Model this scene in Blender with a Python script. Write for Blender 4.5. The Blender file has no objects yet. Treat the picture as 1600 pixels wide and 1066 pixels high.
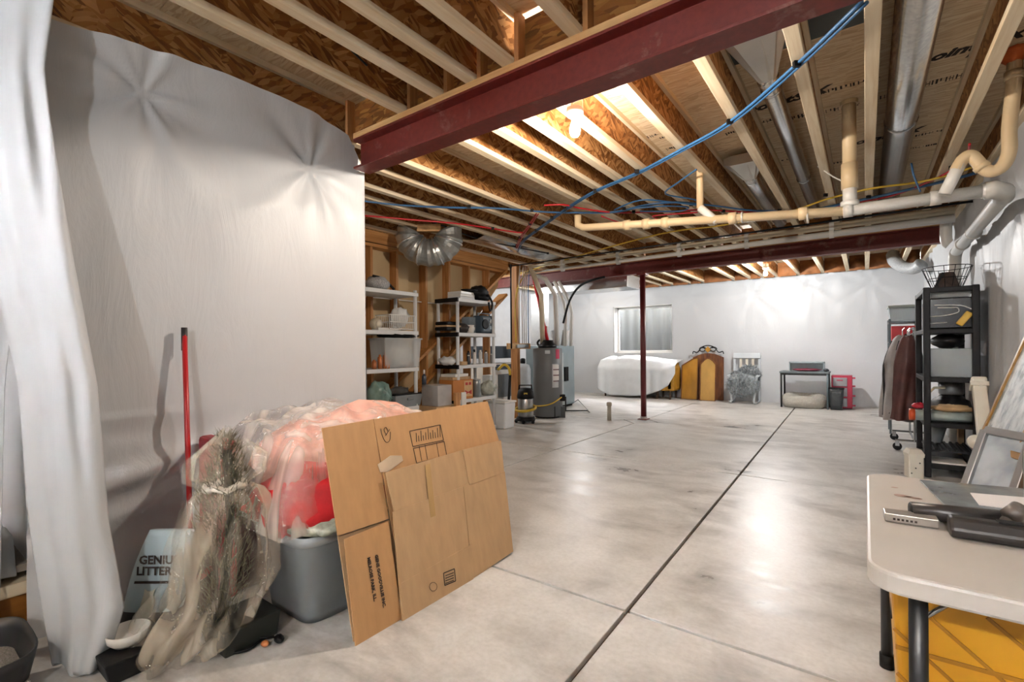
import bpy, math, random
from mathutils import Vector, Matrix, noise
random.seed(7)
S = bpy.context.scene
COL = S.collection
# ------------------------------------------------------------------ camera
F = 750.0; HY = 544.6; YAW = math.atan(552/750); ROLL = math.radians(.474); H = 1.25
cyw, syw = math.cos(YAW), math.sin(YAW)
cam = bpy.data.cameras.new('camera'); camo = bpy.data.objects.new('camera', cam); COL.objects.link(camo)
cam.sensor_width = 36; cam.lens = F/1600*36; cam.shift_y = (HY-533)/1600; cam.clip_start = .05
camo.matrix_world = Matrix.Translation((0, 0, H)) @ Matrix.Rotation(YAW, 4, 'Z') @ Matrix.Rotation(math.pi/2, 4, 'X') @ Matrix.Rotation(-ROLL, 4, 'Z')
S.camera = camo
# ------------------------------------------------------------------ world, exposure
W = bpy.data.worlds.new('overcast_sky'); S.world = W; W.use_nodes = True
W.node_tree.nodes['Background'].inputs[0].default_value = (.93, .96, 1, 1)
W.node_tree.nodes['Background'].inputs[1].default_value = 150.0
S.view_settings.view_transform = 'Standard'; S.view_settings.look = 'None'
S.view_settings.gamma = 1; S.view_settings.use_curve_mapping = False
S.view_settings.exposure = 0.72
cy_ = S.cycles; cy_.max_bounces = 5; cy_.diffuse_bounces = 4; cy_.glossy_bounces = 2; cy_.transmission_bounces = 3; cy_.transparent_max_bounces = 7
cy_.use_light_tree = False; cy_.adaptive_threshold = .04; cy_.sample_clamp_indirect = 8; cy_.caustics_reflective = False; cy_.caustics_refractive = False
BULB = 2400.0        # emission of a bare bulb
# ------------------------------------------------------------------ helpers: pixel of the photograph + one known plane -> point in the room
def D(px, py):
    u = px-800; v = HY-py
    u, v = u*math.cos(ROLL)+v*math.sin(ROLL), -u*math.sin(ROLL)+v*math.cos(ROLL)
    return (-F*syw+u*cyw, F*cyw+u*syw, v)
def az(px, py, z): d = D(px, py); t = (z-H)/d[2]; return Vector((d[0]*t, d[1]*t, z))
def ay(px, py, Y): d = D(px, py); t = Y/d[1]; return Vector((d[0]*t, Y, H+d[2]*t))
def ax(px, py, X): d = D(px, py); t = X/d[0]; return Vector((X, d[1]*t, H+d[2]*t))
def fl(px, py): return az(px, py, 0)
def apl(px, py, a, b):                       # plane X = a + b*z
    d = D(px, py); t = (a+b*H)/(d[0]-b*d[2]); return Vector((d[0]*t, d[1]*t, H+d[2]*t))
def lin(c):
    if isinstance(c, str):
        c = [int(c[i:i+2], 16)/255 for i in (1, 3, 5)]
        c = [x/12.92 if x <= .04045 else ((x+.055)/1.055)**2.4 for x in c]
    return tuple(c)+(1,)
# ------------------------------------------------------------------ materials
MATS = {}
def nodes(name):
    m = bpy.data.materials.new(name); m.use_nodes = True; nt = m.node_tree
    return m, nt, nt.nodes['Principled BSDF']
def coords(nt, scale=(1, 1, 1), rot=(0, 0, 0), obj=False):
    mp = nt.nodes.new('ShaderNodeMapping'); mp.inputs['Scale'].default_value = scale; mp.inputs['Rotation'].default_value = rot
    if obj:
        g = nt.nodes.new('ShaderNodeTexCoord'); nt.links.new(g.outputs['Object'], mp.inputs['Vector'])
    else:
        g = nt.nodes.new('ShaderNodeNewGeometry'); nt.links.new(g.outputs['Position'], mp.inputs['Vector'])
    return mp.outputs[0]
def tex_noise(nt, vec, scale, detail=4, rough=.55, dist=0):
    n = nt.nodes.new('ShaderNodeTexNoise'); n.inputs['Scale'].default_value = scale; n.inputs['Detail'].default_value = detail
    n.inputs['Roughness'].default_value = rough; n.inputs['Distortion'].default_value = dist
    nt.links.new(vec, n.inputs['Vector']); return n
def ramp(nt, fac, stops):
    r = nt.nodes.new('ShaderNodeValToRGB'); e = r.color_ramp.elements
    while len(e) < len(stops): e.new(.5)
    for el, (p, c) in zip(e, stops): el.position = p; el.color = lin(c) if not isinstance(c, (int, float)) else (c, c, c, 1)
    nt.links.new(fac, r.inputs[0]); return r.outputs[0]
def mixc(nt, fac, a, b, mode='MIX'):
    m = nt.nodes.new('ShaderNodeMix'); m.data_type = 'RGBA'; m.blend_type = mode
    for s, i in ((fac, 0), (a, 6), (b, 7)):
        if hasattr(s, 'links'): nt.links.new(s, m.inputs[i])
        elif i == 0: m.inputs[0].default_value = s
        else: m.inputs[i].default_value = s
    return m.outputs[2]
def bumpn(nt, bs, h, strength, dist=.01):
    b = nt.nodes.new('ShaderNodeBump'); b.inputs['Strength'].default_value = strength; b.inputs['Distance'].default_value = dist
    nt.links.new(h, b.inputs['Height']); nt.links.new(b.outputs[0], bs.inputs['Normal'])
def mat(name, col, rough=.6, metal=0, var=.12, vscale=6, stretch=(1, 1, 1), bump=0, bscale=40, spec=.5, obj=False, **kw):
    if name in MATS: return MATS[name]
    m, nt, bs = nodes(name); c = lin(col); v = coords(nt, stretch, obj=obj); n = tex_noise(nt, v, vscale)
    a = tuple(x*(1-var) for x in c[:3]); b = tuple(min(1, x*(1+var)) for x in c[:3])
    nt.links.new(ramp(nt, n.outputs[0], [(.3, a), (.7, b)]), bs.inputs['Base Color'])
    bs.inputs['Roughness'].default_value = rough; bs.inputs['Metallic'].default_value = metal; bs.inputs['Specular IOR Level'].default_value = spec
    if bump: bumpn(nt, bs, tex_noise(nt, v, bscale).outputs[0], bump)
    for k, val in kw.items(): bs.inputs[k].default_value = val
    MATS[name] = m; return m
def m_osb(name, dark, mid, light, plane, fine=1.0):
    m, nt, bs = nodes(name); g = nt.nodes.new('ShaderNodeNewGeometry')
    w = tex_noise(nt, g.outputs['Position'], 6, 1); ad = nt.nodes.new('ShaderNodeVectorMath'); ad.operation = 'MULTIPLY_ADD'
    nt.links.new(w.outputs[1], ad.inputs[0]); ad.inputs[1].default_value = (.05, .05, .05); nt.links.new(g.outputs['Position'], ad.inputs[2])
    def flakes(sc, rot):
        vo = nt.nodes.new('ShaderNodeTexVoronoi'); vo.inputs['Scale'].default_value = 1
        mp = nt.nodes.new('ShaderNodeMapping'); mp.inputs['Rotation'].default_value = rot; nt.links.new(ad.outputs[0], mp.inputs['Vector'])
        m2 = nt.nodes.new('ShaderNodeMapping'); m2.inputs['Scale'].default_value = sc; nt.links.new(mp.outputs[0], m2.inputs['Vector'])
        nt.links.new(m2.outputs[0], vo.inputs['Vector'])
        sp = nt.nodes.new('ShaderNodeSeparateColor'); nt.links.new(vo.outputs['Color'], sp.inputs[0]); return sp.outputs[0]
    if plane == 'yz': a = flakes((8, 13*fine, 60*fine), (.55, 0, 0)); b = flakes((8, 13*fine, 50*fine), (-.6, 0, 0))
    else: a = flakes((6*fine, 60*fine, 8), (0, 0, .10)); b = flakes((7*fine, 65*fine, 8), (0, 0, -.14))
    st = nt.nodes.new('ShaderNodeMath'); st.operation = 'GREATER_THAN'; st.inputs[1].default_value = .5; nt.links.new(w.outputs[0], st.inputs[0])
    x = mixc(nt, st.outputs[0], a, b); x = mixc(nt, .3, x, w.outputs[0])
    nt.links.new(ramp(nt, x, [(.08, dark), (.45, mid), (.9, light)]), bs.inputs['Base Color'])
    bs.inputs['Roughness'].default_value = .62; bs.inputs['Specular IOR Level'].default_value = .3; MATS[name] = m; return m
def m_wood(name, a, b, along='y', rough=.6, scale=1):
    m, nt, bs = nodes(name); st = {'y': (14, .7, 14), 'x': (.7, 14, 14), 'z': (14, 14, .7)}[along]; st = tuple(s*scale for s in st)
    v = coords(nt, st); n = tex_noise(nt, v, 2.2, 5, .6, .6); n2 = tex_noise(nt, coords(nt), 1.6, 2)
    x = mixc(nt, .3, n.outputs[0], n2.outputs[0])
    nt.links.new(ramp(nt, x, [(.32, b), (.62, a)]), bs.inputs['Base Color']); bs.inputs['Roughness'].default_value = rough
    bumpn(nt, bs, n.outputs[0], .1, .003); MATS[name] = m; return m
def m_film(name, col, alpha, rough=.18, ascale=9, amp=.25):
    m, nt, bs = nodes(name); bs.inputs['Base Color'].default_value = lin(col); bs.inputs['Roughness'].default_value = rough
    n = tex_noise(nt, coords(nt, (1, 1, .3)), ascale, 3, .5, 1.5)
    nt.links.new(ramp(nt, n.outputs[0], [(.35, max(0, alpha-amp)), (.68, min(1, alpha+amp))]), bs.inputs['Alpha'])
    bumpn(nt, bs, n.outputs[0], .5, .012); MATS[name] = m; return m
def m_emit(name, col, st):
    m = bpy.data.materials.new(name); m.use_nodes = True; nt = m.node_tree; nt.nodes.clear()
    e = nt.nodes.new('ShaderNodeEmission'); e.inputs[0].default_value = lin(col); e.inputs[1].default_value = st
    o = nt.nodes.new('ShaderNodeOutputMaterial'); nt.links.new(e.outputs[0], o.inputs[0]); MATS[name] = m; return m
def m_sheet(name, col, rough=.32, fold=(2.2, 2.2, .5), strength=.35):
    m, nt, bs = nodes(name); v = coords(nt, fold); n = tex_noise(nt, v, 3.5, 6, .6, .8); n2 = tex_noise(nt, coords(nt), .8, 3)
    nt.links.new(ramp(nt, n2.outputs[0], [(.3, tuple(x*.93 for x in lin(col)[:3])), (.7, lin(col)[:3])]), bs.inputs['Base Color'])
    bs.inputs['Roughness'].default_value = rough; bs.inputs['Specular IOR Level'].default_value = .45
    bumpn(nt, bs, n.outputs[0], strength, .03); MATS[name] = m; return m
def m_concrete():
    m, nt, bs = nodes('concrete'); v = coords(nt)
    big = tex_noise(nt, v, .75, 6, .62, .7); mid = tex_noise(nt, v, 3.2, 6, .65, .3); fine = tex_noise(nt, v, 42, 4, .6); st = tex_noise(nt, coords(nt, (1, 2.4, 1)), 1.5, 6, .62, .35)
    base = ramp(nt, mid.outputs[0], [(.25, '#bfbdb9'), (.75, '#dddcd9')])
    patch = ramp(nt, st.outputs[0], [(.42, 0.0), (.62, 1.0)]); m2 = ramp(nt, big.outputs[0], [(.42, 0.0), (.60, .9)])
    sm = mixc(nt, 1.0, patch, m2, 'MULTIPLY')
    col = mixc(nt, sm, base, lin('#8c8985')); col = mixc(nt, ramp(nt, fine.outputs[0], [(.35, .18), (.6, 0.0)]), col, lin('#8d8880'))
    nt.links.new(col, bs.inputs['Base Color'])
    rr = nt.nodes.new('ShaderNodeMapRange'); nt.links.new(sm, rr.inputs[0]); rr.inputs[3].default_value = .40; rr.inputs[4].default_value = .25
    nt.links.new(rr.outputs[0], bs.inputs['Roughness']); bumpn(nt, bs, fine.outputs[0], .06, .004); MATS['concrete'] = m; return m
def m_redsteel():
    m, nt, bs = nodes('red_oxide_paint'); v = coords(nt); n = tex_noise(nt, v, 4.5, 5, .7, .3); f = tex_noise(nt, v, 30, 4)
    sc = ramp(nt, n.outputs[0], [(.58, 0.0), (.68, .45)]); base = ramp(nt, f.outputs[0], [(.3, '#5c1a14'), (.7, '#6d231b')])
    nt.links.new(mixc(nt, sc, base, lin('#8d7468')), bs.inputs['Base Color']); bs.inputs['Roughness'].default_value = .48; MATS['red_steel'] = m; return m
def m_galv():
    m, nt, bs = nodes('galvanized_steel'); v = coords(nt); n = nt.nodes.new('ShaderNodeTexVoronoi'); n.inputs['Scale'].default_value = 55; nt.links.new(v, n.inputs['Vector'])
    sp = nt.nodes.new('ShaderNodeSeparateColor'); nt.links.new(n.outputs['Color'], sp.inputs[0])
    nt.links.new(ramp(nt, sp.outputs[0], [(0, '#cdd1d3'), (1, '#e2e4e5')]), bs.inputs['Base Color']); bs.inputs['Metallic'].default_value = .9; bs.inputs['Roughness'].default_value = .24
    w = tex_noise(nt, coords(nt, (1, .2, 1)), 7, 3); bumpn(nt, bs, w.outputs[0], .12, .01); MATS['galv'] = m; return m
def m_foil():
    m = mat('foil', '#c9ccce', .22, .95, .1, 8, bump=.5, bscale=14); return m
PL = m_sheet('white_poly_sheet', '#c0c3c6', .45, strength=.22); PL2 = m_sheet('white_poly_curtain', '#b6babd', .5, (3, 3, .3), .15)
OSBW = m_osb('osb_web', '#5a3414', '#95622f', '#c49560', 'yz'); OSBF = m_osb('osb_subfloor', '#cbb08a', '#e0caa6', '#efe0c4', 'xy', 1.3)
PINE = m_wood('pine_flange', '#e6d8bd', '#cdb48c'); PINEX = m_wood('pine_x', '#cfa873', '#a87c4a', 'x'); PINEZ = m_wood('pine_stud', '#c4905a', '#8f5a2a', 'z')
CONC = m_concrete(); RED = m_redsteel(); GALV = m_galv(); FOIL = m_foil()
JOINT = mat('joint_dirt', '#5a4433', .9, var=.3, vscale=12)
DRY = mat('drywall_back_paper', '#c3ab84', .85, var=.07, vscale=2); DRYW = mat('painted_drywall', '#c9ccd0', .8, var=.04)
BEIGE = mat('beige_pipe', '#d3bd97', .45, var=.06); PVC = mat('white_pvc', '#d9d8d3', .35, var=.04); PVCG = mat('grey_white_pvc', '#b9b8b2', .4, var=.05)
BLK = mat('black_plastic', '#0d0d0f', .55, var=.2, spec=.25); BLKM = mat('black_metal', '#0c0c0e', .4, .3, var=.2); BLUE = mat('blue_pex', '#33628f', .35, var=.08); REDP = mat('red_pex', '#bd1c26', .35, var=.1)
YEL = mat('yellow_cable', '#c9a832', .45, var=.1); CARD = mat('kraft_cardboard', '#b98f62', .8, var=.08, vscale=4, stretch=(6, 6, .5)); CARD2 = mat('tan_cardboard', '#b5956f', .8, var=.08, vscale=4, stretch=(6, 6, .5))
INK = mat('printing_ink', '#2b211c', .8, var=.1); WHITE = mat('white_plastic', '#d8d6d0', .45, var=.05); GREY = mat('grey_plastic', '#6f7478', .42, var=.08)
TAPE = mat('packing_tape', '#b59566', .25, var=.1); INSUL = mat('kraft_faced_insulation', '#8d5b34', .7, var=.3, vscale=9, bump=.6, bscale=16)
FILM = m_film('clear_poly_bag', '#ddd2bf', .27, .16, 5, .27); FILMP = m_film('clear_wrap', '#efe4d8', .32, .14, 5, .28)
CLOTHW = mat('white_sheet_fabric', '#cfd3d6', .85, var=.05, bump=.2, bscale=60); CLEAR = m_film('clear_plastic_tub', '#d5dbdd', .45, .2, 3, .05)
# ------------------------------------------------------------------ mesh building
ORG = {}
class MB:
    def __init__(s): s.v = []; s.f = []
    def add(s, vs, fs):
        o = len(s.v); s.v += [Vector(v) for v in vs]; s.f += [tuple(i+o for i in f) for f in fs]; return s
    def box(s, x0, x1, y0, y1, z0, z1, tb=0, M=None):
        a, b = tb, tb
        vs = [(x0+a, y0+b, z0), (x1-a, y0+b, z0), (x1-a, y1-b, z0), (x0+a, y1-b, z0), (x0, y0, z1), (x1, y0, z1), (x1, y1, z1), (x0, y1, z1)]
        if M: vs = [M @ Vector(v) for v in vs]
        return s.add(vs, [(3, 2, 1, 0), (4, 5, 6, 7), (0, 1, 5, 4), (1, 2, 6, 5), (2, 3, 7, 6), (3, 0, 4, 7)])
    def cbox(s, c, sz, rz=0, rx=0, ry=0):
        M = Matrix.Translation(c) @ Matrix.Rotation(rz, 4, 'Z') @ Matrix.Rotation(ry, 4, 'Y') @ Matrix.Rotation(rx, 4, 'X'); a, b, c2 = sz
        return s.box(-a/2, a/2, -b/2, b/2, -c2/2, c2/2, M=M)
    def bar(s, p, q, w, h, up=(0, 0, 1)):
        p, q = Vector(p), Vector(q); d = (q-p).normalized(); u = Vector(up); r = d.cross(u)
        if r.length < 1e-4: r = d.cross(Vector((1, 0, 0)))
        r.normalize(); u = r.cross(d); vs = []
        for c in (p, q):
            for a, b in ((-1, -1), (1, -1), (1, 1), (-1, 1)): vs.append(c+r*a*w/2+u*b*h/2)
        return s.add(vs, [(3, 2, 1, 0), (4, 5, 6, 7), (0, 1, 5, 4), (1, 2, 6, 5), (2, 3, 7, 6), (3, 0, 4, 7)])
    def tube(s, pts, r, n=10, caps=True, sub=0):
        pts = [Vector(p) for p in pts]
        if sub:
            out = []
            for i in range(len(pts)-1):
                p0, p1, p2, p3 = pts[max(i-1, 0)], pts[i], pts[i+1], pts[min(i+2, len(pts)-1)]
                for k in range(sub):
                    t = k/sub; out.append(.5*((2*p1)+(p2-p0)*t+(2*p0-5*p1+4*p2-p3)*t*t+(3*p1-p0-3*p2+p3)*t**3))
            pts = out+[pts[-1]]
        rs = r if isinstance(r, (list, tuple)) else [r]*len(pts)
        if len(rs) != len(pts): rs = [rs[0]+(rs[-1]-rs[0])*i/(len(pts)-1) for i in range(len(pts))]
        t0 = (pts[1]-pts[0]).normalized(); a = t0.orthogonal().normalized(); vs = []
        for i, p in enumerate(pts):
            t = ((pts[min(i+1, len(pts)-1)]-pts[i]).normalized()+(pts[i]-pts[max(i-1, 0)]).normalized())
            t = t.normalized() if t.length > 1e-6 else t0
            a = (a-t*a.dot(t)); a = a.normalized() if a.length > 1e-6 else t.orthogonal().normalized(); b = t.cross(a)
            k = 1.0
            if 0 < i < len(pts)-1:
                c = max(.5, math.sqrt(max(.05, (1+(pts[i+1]-p).normalized().dot((p-pts[i-1]).normalized()))/2))); k = 1/c
            for j in range(n):
                an = 2*math.pi*j/n; vs.append(p+(a*math.cos(an)+b*math.sin(an))*rs[i])
        fs = [(i*n+j, i*n+(j+1) % n, (i+1)*n+(j+1) % n, (i+1)*n+j) for i in range(len(pts)-1) for j in range(n)]
        if caps: fs += [tuple(reversed(range(n))), tuple((len(pts)-1)*n+j for j in range(n))]
        return s.add(vs, fs)
    def cyl(s, p, q, r, r2=None, n=16): return s.tube([p, q], [r, r if r2 is None else r2], n)
    def lathe(s, c, prof, n=20, M=None):
        vs = []; c = Vector(c)
        for r, z in prof:
            for j in range(n):
                a = 2*math.pi*j/n; p = Vector((r*math.cos(a), r*math.sin(a), z)); vs.append(c+(M @ p if M else p))
        m = len(prof); fs = [(i*n+j, i*n+(j+1) % n, (i+1)*n+(j+1) % n, (i+1)*n+j) for i in range(m-1) for j in range(n)]
        if prof[0][0] > 1e-5: fs.append(tuple(reversed(range(n))))
        if prof[-1][0] > 1e-5: fs.append(tuple((m-1)*n+j for j in range(n)))
        return s.add(vs, fs)
    def prism(s, poly, d):                 # poly: 3D points of one face, d: extrusion vector
        n = len(poly); d = Vector(d); vs = [Vector(p) for p in poly]+[Vector(p)+d for p in poly]
        return s.add(vs, [tuple(reversed(range(n))), tuple(range(n, 2*n))]+[(i, (i+1) % n, n+(i+1) % n, n+i) for i in range(n)])
    def grid(s, fn, nu, nv, thick=None, skip=None):
        vs = [Vector(fn(i/nu, j/nv)) for j in range(nv+1) for i in range(nu+1)]; q = nu+1
        fs = [(j*q+i, j*q+i+1, (j+1)*q+i+1, (j+1)*q+i) for j in range(nv) for i in range(nu) if not (skip and skip(i, j))]
        return s.add(vs, fs)
    def blob(s, c, r, amp=.1, freq=2.5, nu=20, nv=12, seed=0, flat=None, pw=1.0):
        c = Vector(c); vs = []; r = Vector(r)
        for j in range(nv+1):
            th = math.pi*j/nv
            for i in range(nu):
                ph = 2*math.pi*i/nu; d = Vector((math.sin(th)*math.cos(ph), math.sin(th)*math.sin(ph), math.cos(th)))
                k = 1+amp*noise.noise(d*freq+Vector((seed, seed*.7, 0))); e = Vector([math.copysign(abs(x)**pw, x) for x in d])
                p = c+Vector((e.x*r.x, e.y*r.y, e.z*r.z))*k
                if flat is not None: p.z = max(p.z, flat)
                vs.append(p)
        fs = [(j*nu+i, (j+1)*nu+i, (j+1)*nu+(i+1) % nu, j*nu+(i+1) % nu) for j in range(nv) for i in range(nu)]
        return s.add(vs, fs)
    def build(s, name, m, parent=None, smooth=False, bevel=0, sub=0, solid=0, org=None):
        if parent is None:
            if org is None:
                xs = [v.x for v in s.v]; ys = [v.y for v in s.v]; zs = [v.z for v in s.v]; org = Vector(((min(xs)+max(xs))/2, (min(ys)+max(ys))/2, min(zs)))
        else: org = ORG[parent.name]
        org = Vector(org); me = bpy.data.meshes.new(name); me.from_pydata([v-org for v in s.v], [], s.f); me.update()
        me.materials.append(m); o = bpy.data.objects.new(name, me); COL.objects.link(o); ORG[o.name] = org
        if smooth: me.shade_smooth()
        if parent is None: o.location = org
        else: o.parent = parent
        if solid: md = o.modifiers.new('solid', 'SOLIDIFY'); md.thickness = solid
        if bevel: md = o.modifiers.new('bevel', 'BEVEL'); md.width = bevel; md.segments = 2; md.limit_method = 'ANGLE'
        if sub: md = o.modifiers.new('sub', 'SUBSURF'); md.levels = sub; md.render_levels = sub
        if smooth == 'auto' and False: pass
        return o
def tag(o, label, cat, group=None, kind=None):
    o['label'] = label; o['category'] = cat
    if group: o['group'] = group
    if kind: o['kind'] = kind
    return o
def struct(o, label=None):
    o['kind'] = 'structure'
    if label: o['label'] = label
    return o
def thing(name, label, cat, base, group=None):
    o = bpy.data.objects.new(name, None); COL.objects.link(o); o.location = base; o.empty_display_size = .1; ORG[o.name] = Vector(base)
    return tag(o, label, cat, group)
def hold(name, base=(0, 0, 0)):
    o = bpy.data.objects.new(name, None); COL.objects.link(o); o.location = base; ORG[o.name] = Vector(base); o['kind'] = 'structure'; return o
def copy_tree(o, parent=None, loc=None, rz=0, label=None):
    c = o.copy(); COL.objects.link(c); c.parent = parent; ORG[c.name] = ORG[o.name]
    if loc is not None: c.location = loc; c.rotation_euler = (0, 0, rz); ORG[c.name] = Vector(loc)
    if label: c['label'] = label
    for ch in o.children: copy_tree(ch, c)
    return c
def text(body, m, pos, u, v, size, parent, shear=0, name='lettering', bold=0, align='LEFT'):
    cu = bpy.data.curves.new(name, 'FONT'); cu.body = body; cu.size = size; cu.shear = shear; cu.extrude = .0006; cu.offset = bold; cu.align_x = align; cu.resolution_u = 2
    cu.materials.append(m); o = bpy.data.objects.new(name, cu); COL.objects.link(o); u = Vector(u).normalized(); w = u.cross(Vector(v)).normalized(); v = w.cross(u)
    M = Matrix((u, v, w)).transposed().to_4x4(); M.translation = Vector(pos)-ORG[parent.name]
    me = bpy.data.meshes.new_from_object(o); bpy.data.objects.remove(o); o = bpy.data.objects.new(name, me); COL.objects.link(o); o.parent = parent; o.matrix_local = M; return o
def share(o, parent, delta):               # a repeat of a part that shares its mesh
    c = o.copy(); COL.objects.link(c); c.parent = parent; c.location = Vector(o.location)+Vector(delta); ORG[c.name] = ORG[o.name]; return c
def N(x, y=0, z=0): return noise.noise(Vector((x, y, z)))
# ================================================================== STRUCTURE
XR = .93; XL = -2.92; YF = 12.1; JB = 2.78; JD = .30; YB = -2.6; ST = JB+JD
# ---- floor: one slab per casting, open joints between
floor = struct(MB().box(-7.7, XR+.3, YB-.2, YF+.3, -.2, -.025).build('floor', JOINT, org=(0, 0, 0)), 'cast concrete basement floor in slabs with open joints')
g = .010
xj = lambda y: -.92-.026*(y-2.15)           # the long joint drifts a little
def slab(poly):
    MB().prism([(x, y, -.1) for x, y in poly], (0, 0, .1)).build('concrete_slab', CONC, floor, bevel=.003)
ys = [YB, 2.15, 5.08, 7.85, YF+.1]; xm = -3.08
for k in range(4):
    y0, y1 = ys[k]+g, ys[k+1]-g; d = .3
    slab([(xj(y0)+g, y0), (XR+.2, y0-(.06 if k in (2,) else 0)), (XR+.2, y1), (xj(y1)+g, y1)])
    if k == 2:   slab([(xm+g, y0), (xj(y0)-g, y0), (xj(y1)-g, y1), (xm+g+d, y1), (xm+g, y1-d)])
    elif k == 3: slab([(xm+g+d, y0), (xj(y0)-g, y0), (xj(y1)-g, y1), (xm+g, y1), (xm+g, y0+d)])
    else:        slab([(xm+g, y0), (xj(y0)-g, y0), (xj(y1)-g, y1), (xm+g, y1)])
    if k == 2:   slab([(-7.6, y0), (xm-g, y0), (xm-g, y1-d), (xm-g-d, y1), (-7.6, y1)])
    elif k == 3: slab([(-7.6, y0), (xm-g-d, y0), (xm-g, y0+d), (xm-g, y1), (-7.6, y1)])
    else:        slab([(-7.6, y0), (xm-g, y0), (xm-g, y1), (-7.6, y1)])
q = .3-.012; yc = ys[3]
slab([(xm-q, yc), (xm, yc-q), (xm+q, yc), (xm, yc+q)])
# ---- far wall behind white sheeting, with the window opening
WX0, WX1, WZ0, WZ1 = -5.46, -3.88, 1.10, 2.34
def lines(a, b, n, extra):
    L = sorted([x for x in (a+(b-a)*i/n for i in range(n+1)) if all(abs(x-e) > .012 for e in extra)]+extra); return L
gx = lines(-7.6, XR, 150, [WX0, WX1]); gz = lines(0, 2.80, 56, [WZ0, WZ1])
pins = [(-6.1, 2.42), (-3.55, 2.5), (-2.05, 2.45), (-.95, 2.55), (-4.75, 2.62), (.1, 2.5)]
def pucker(a, b, P, size=.45, amp=.02, k=7, seed=0):
    d = 0
    for i, (p, q) in enumerate(P):
        r = math.hypot(a-p, b-q); th = math.atan2(b-q, a-p)
        d += amp*math.exp(-r/size)*(math.cos(k*th+i*1.7+seed)+.6*math.cos((k*2-1)*th+i))*min(1, r/.06)-amp*1.6*math.exp(-(r/.10)**2)
    return d
def far_y(x, z):
    d = .022*N(x*1.3, z*.6, 3)+.012*N(x*4, z*1.2, 9)+pucker(x, z, pins, .5, .016)
    for sx in (-3.02, -.97): d += .012*math.exp(-((x-sx)/.02)**2)     # sheet seams
    e = min(abs(x-WX0), abs(x-WX1), abs(z-WZ0), abs(z-WZ1)) if WX0-.2 < x < WX1+.2 and WZ0-.2 < z < WZ1+.2 else 1
    return YF-.06-d*(1 if e > .2 else e/.2)
vs = [(x, far_y(x, z) if z < 2.79 else YF-.05, z) for z in gz for x in gx]; q = len(gx); fs = []
for j in range(len(gz)-1):
    for i in range(q-1):
        cx, cz = (gx[i]+gx[i+1])/2, (gz[j]+gz[j+1])/2
        if WX0 < cx < WX1 and WZ0 < cz < WZ1: continue
        fs.append((j*q+i, j*q+i+1, (j+1)*q+i+1, (j+1)*q+i))
wf = struct(MB().add(vs, fs).build('wall_far', PL, smooth=True, org=(0, 0, 0)), 'far basement wall covered in puckered white sheeting')
m = MB()
for b in ((-7.8, WX0, 0, 3.1), (WX1, XR+.3, 0, 3.1), (WX0, WX1, 0, WZ0), (WX0, WX1, WZ1, 3.1)): m.box(b[0], b[1], YF, YF+.24, b[2], b[3])
m.build('foundation', mat('poured_foundation', '#8f8d88', .9), wf)
# window: reveal, frame, two panes, corrugated well outside
win = hold('window_1', ((WX0+WX1)/2, YF, WZ0)); win['label'] = 'bright egress window with white frame above the covered sofa'
m = MB()
for b in ((WX0, WX0+.02, WZ0, WZ1), (WX1-.02, WX1, WZ0, WZ1), (WX0, WX1, WZ0, WZ0+.02), (WX0, WX1, WZ1-.02, WZ1)): m.box(b[0], b[1], YF-.04, YF+.24, b[2], b[3])
m.build('window_reveal', mat('window_white', '#e6e6e4', .5, var=.02), win)
xm_ = ay(1004, 520, YF+.2).x
for a, b in ((WX0+.02, xm_), (xm_, WX1-.02)):
    m = MB()
    for c in ((a, a+.05, WZ0+.02, WZ1-.02), (b-.05, b, WZ0+.02, WZ1-.02), (a, b, WZ0+.02, WZ0+.07), (a, b, WZ1-.07, WZ1-.02)): m.box(c[0], c[1], YF+.17, YF+.22, c[2], c[3])
    m.build('window_frame', MATS['window_white'], win, bevel=.005)
    gl = m_film('window_glass', '#8f979f', .22, .05, 2, .04) if 'window_glass' not in MATS else MATS['window_glass']
    MB().box(a+.05, b-.05, YF+.19, YF+.2, WZ0+.07, WZ1-.07).build('window_pane', gl, win)
well = MB().grid(lambda u, v: ((WX0+WX1)/2+1.15*math.cos(math.pi*(1-u)), YF+.3+.95*math.sin(math.pi*(1-u))+.0, .7+1.9*v+.0), 40, 2)
def wellf(u, v):
    r = 1+.012*math.sin(u*2*math.pi*14)
    return ((WX0+WX1)/2-1.2*r*math.cos(math.pi*u), YF+.26+1.0*r*math.sin(math.pi*u), .6+2.2*v)
struct(MB().grid(wellf, 168, 4).build('window_well', mat('well_steel', '#4c4f52', .5, .1, var=.1), smooth=True), 'corrugated grey steel window well outside the egress window')
MB().box(-7, -2, YF+.24, YF+1.6, .5, .6).build('gravel_bed', mat('well_gravel', '#7a7670', .9, var=.4, vscale=60), win)
# ---- right wall sheeting
def right_x(y, z): return XR-.02-(.03*N(y*1.1, z*.5, 5)+.02*N(y*3.6, z*.7, 11)+pucker(y, z, [(4.8, 2.3), (6.4, 2.45), (8.4, 2.4), (10.4, 2.3)], .5, .025))-.03*max(0, z-2.2)*(1+N(y*2, 0, 2))
struct(MB().grid(lambda u, v: (right_x(YB+(YF-YB)*u, 2.86*v), YB+(YF-YB)*u, 2.86*v), 170, 40).build('wall_right', PL, smooth=True, org=(0, 0, 0)), 'basement wall on the far side of the black shelving, in white sheeting')
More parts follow.
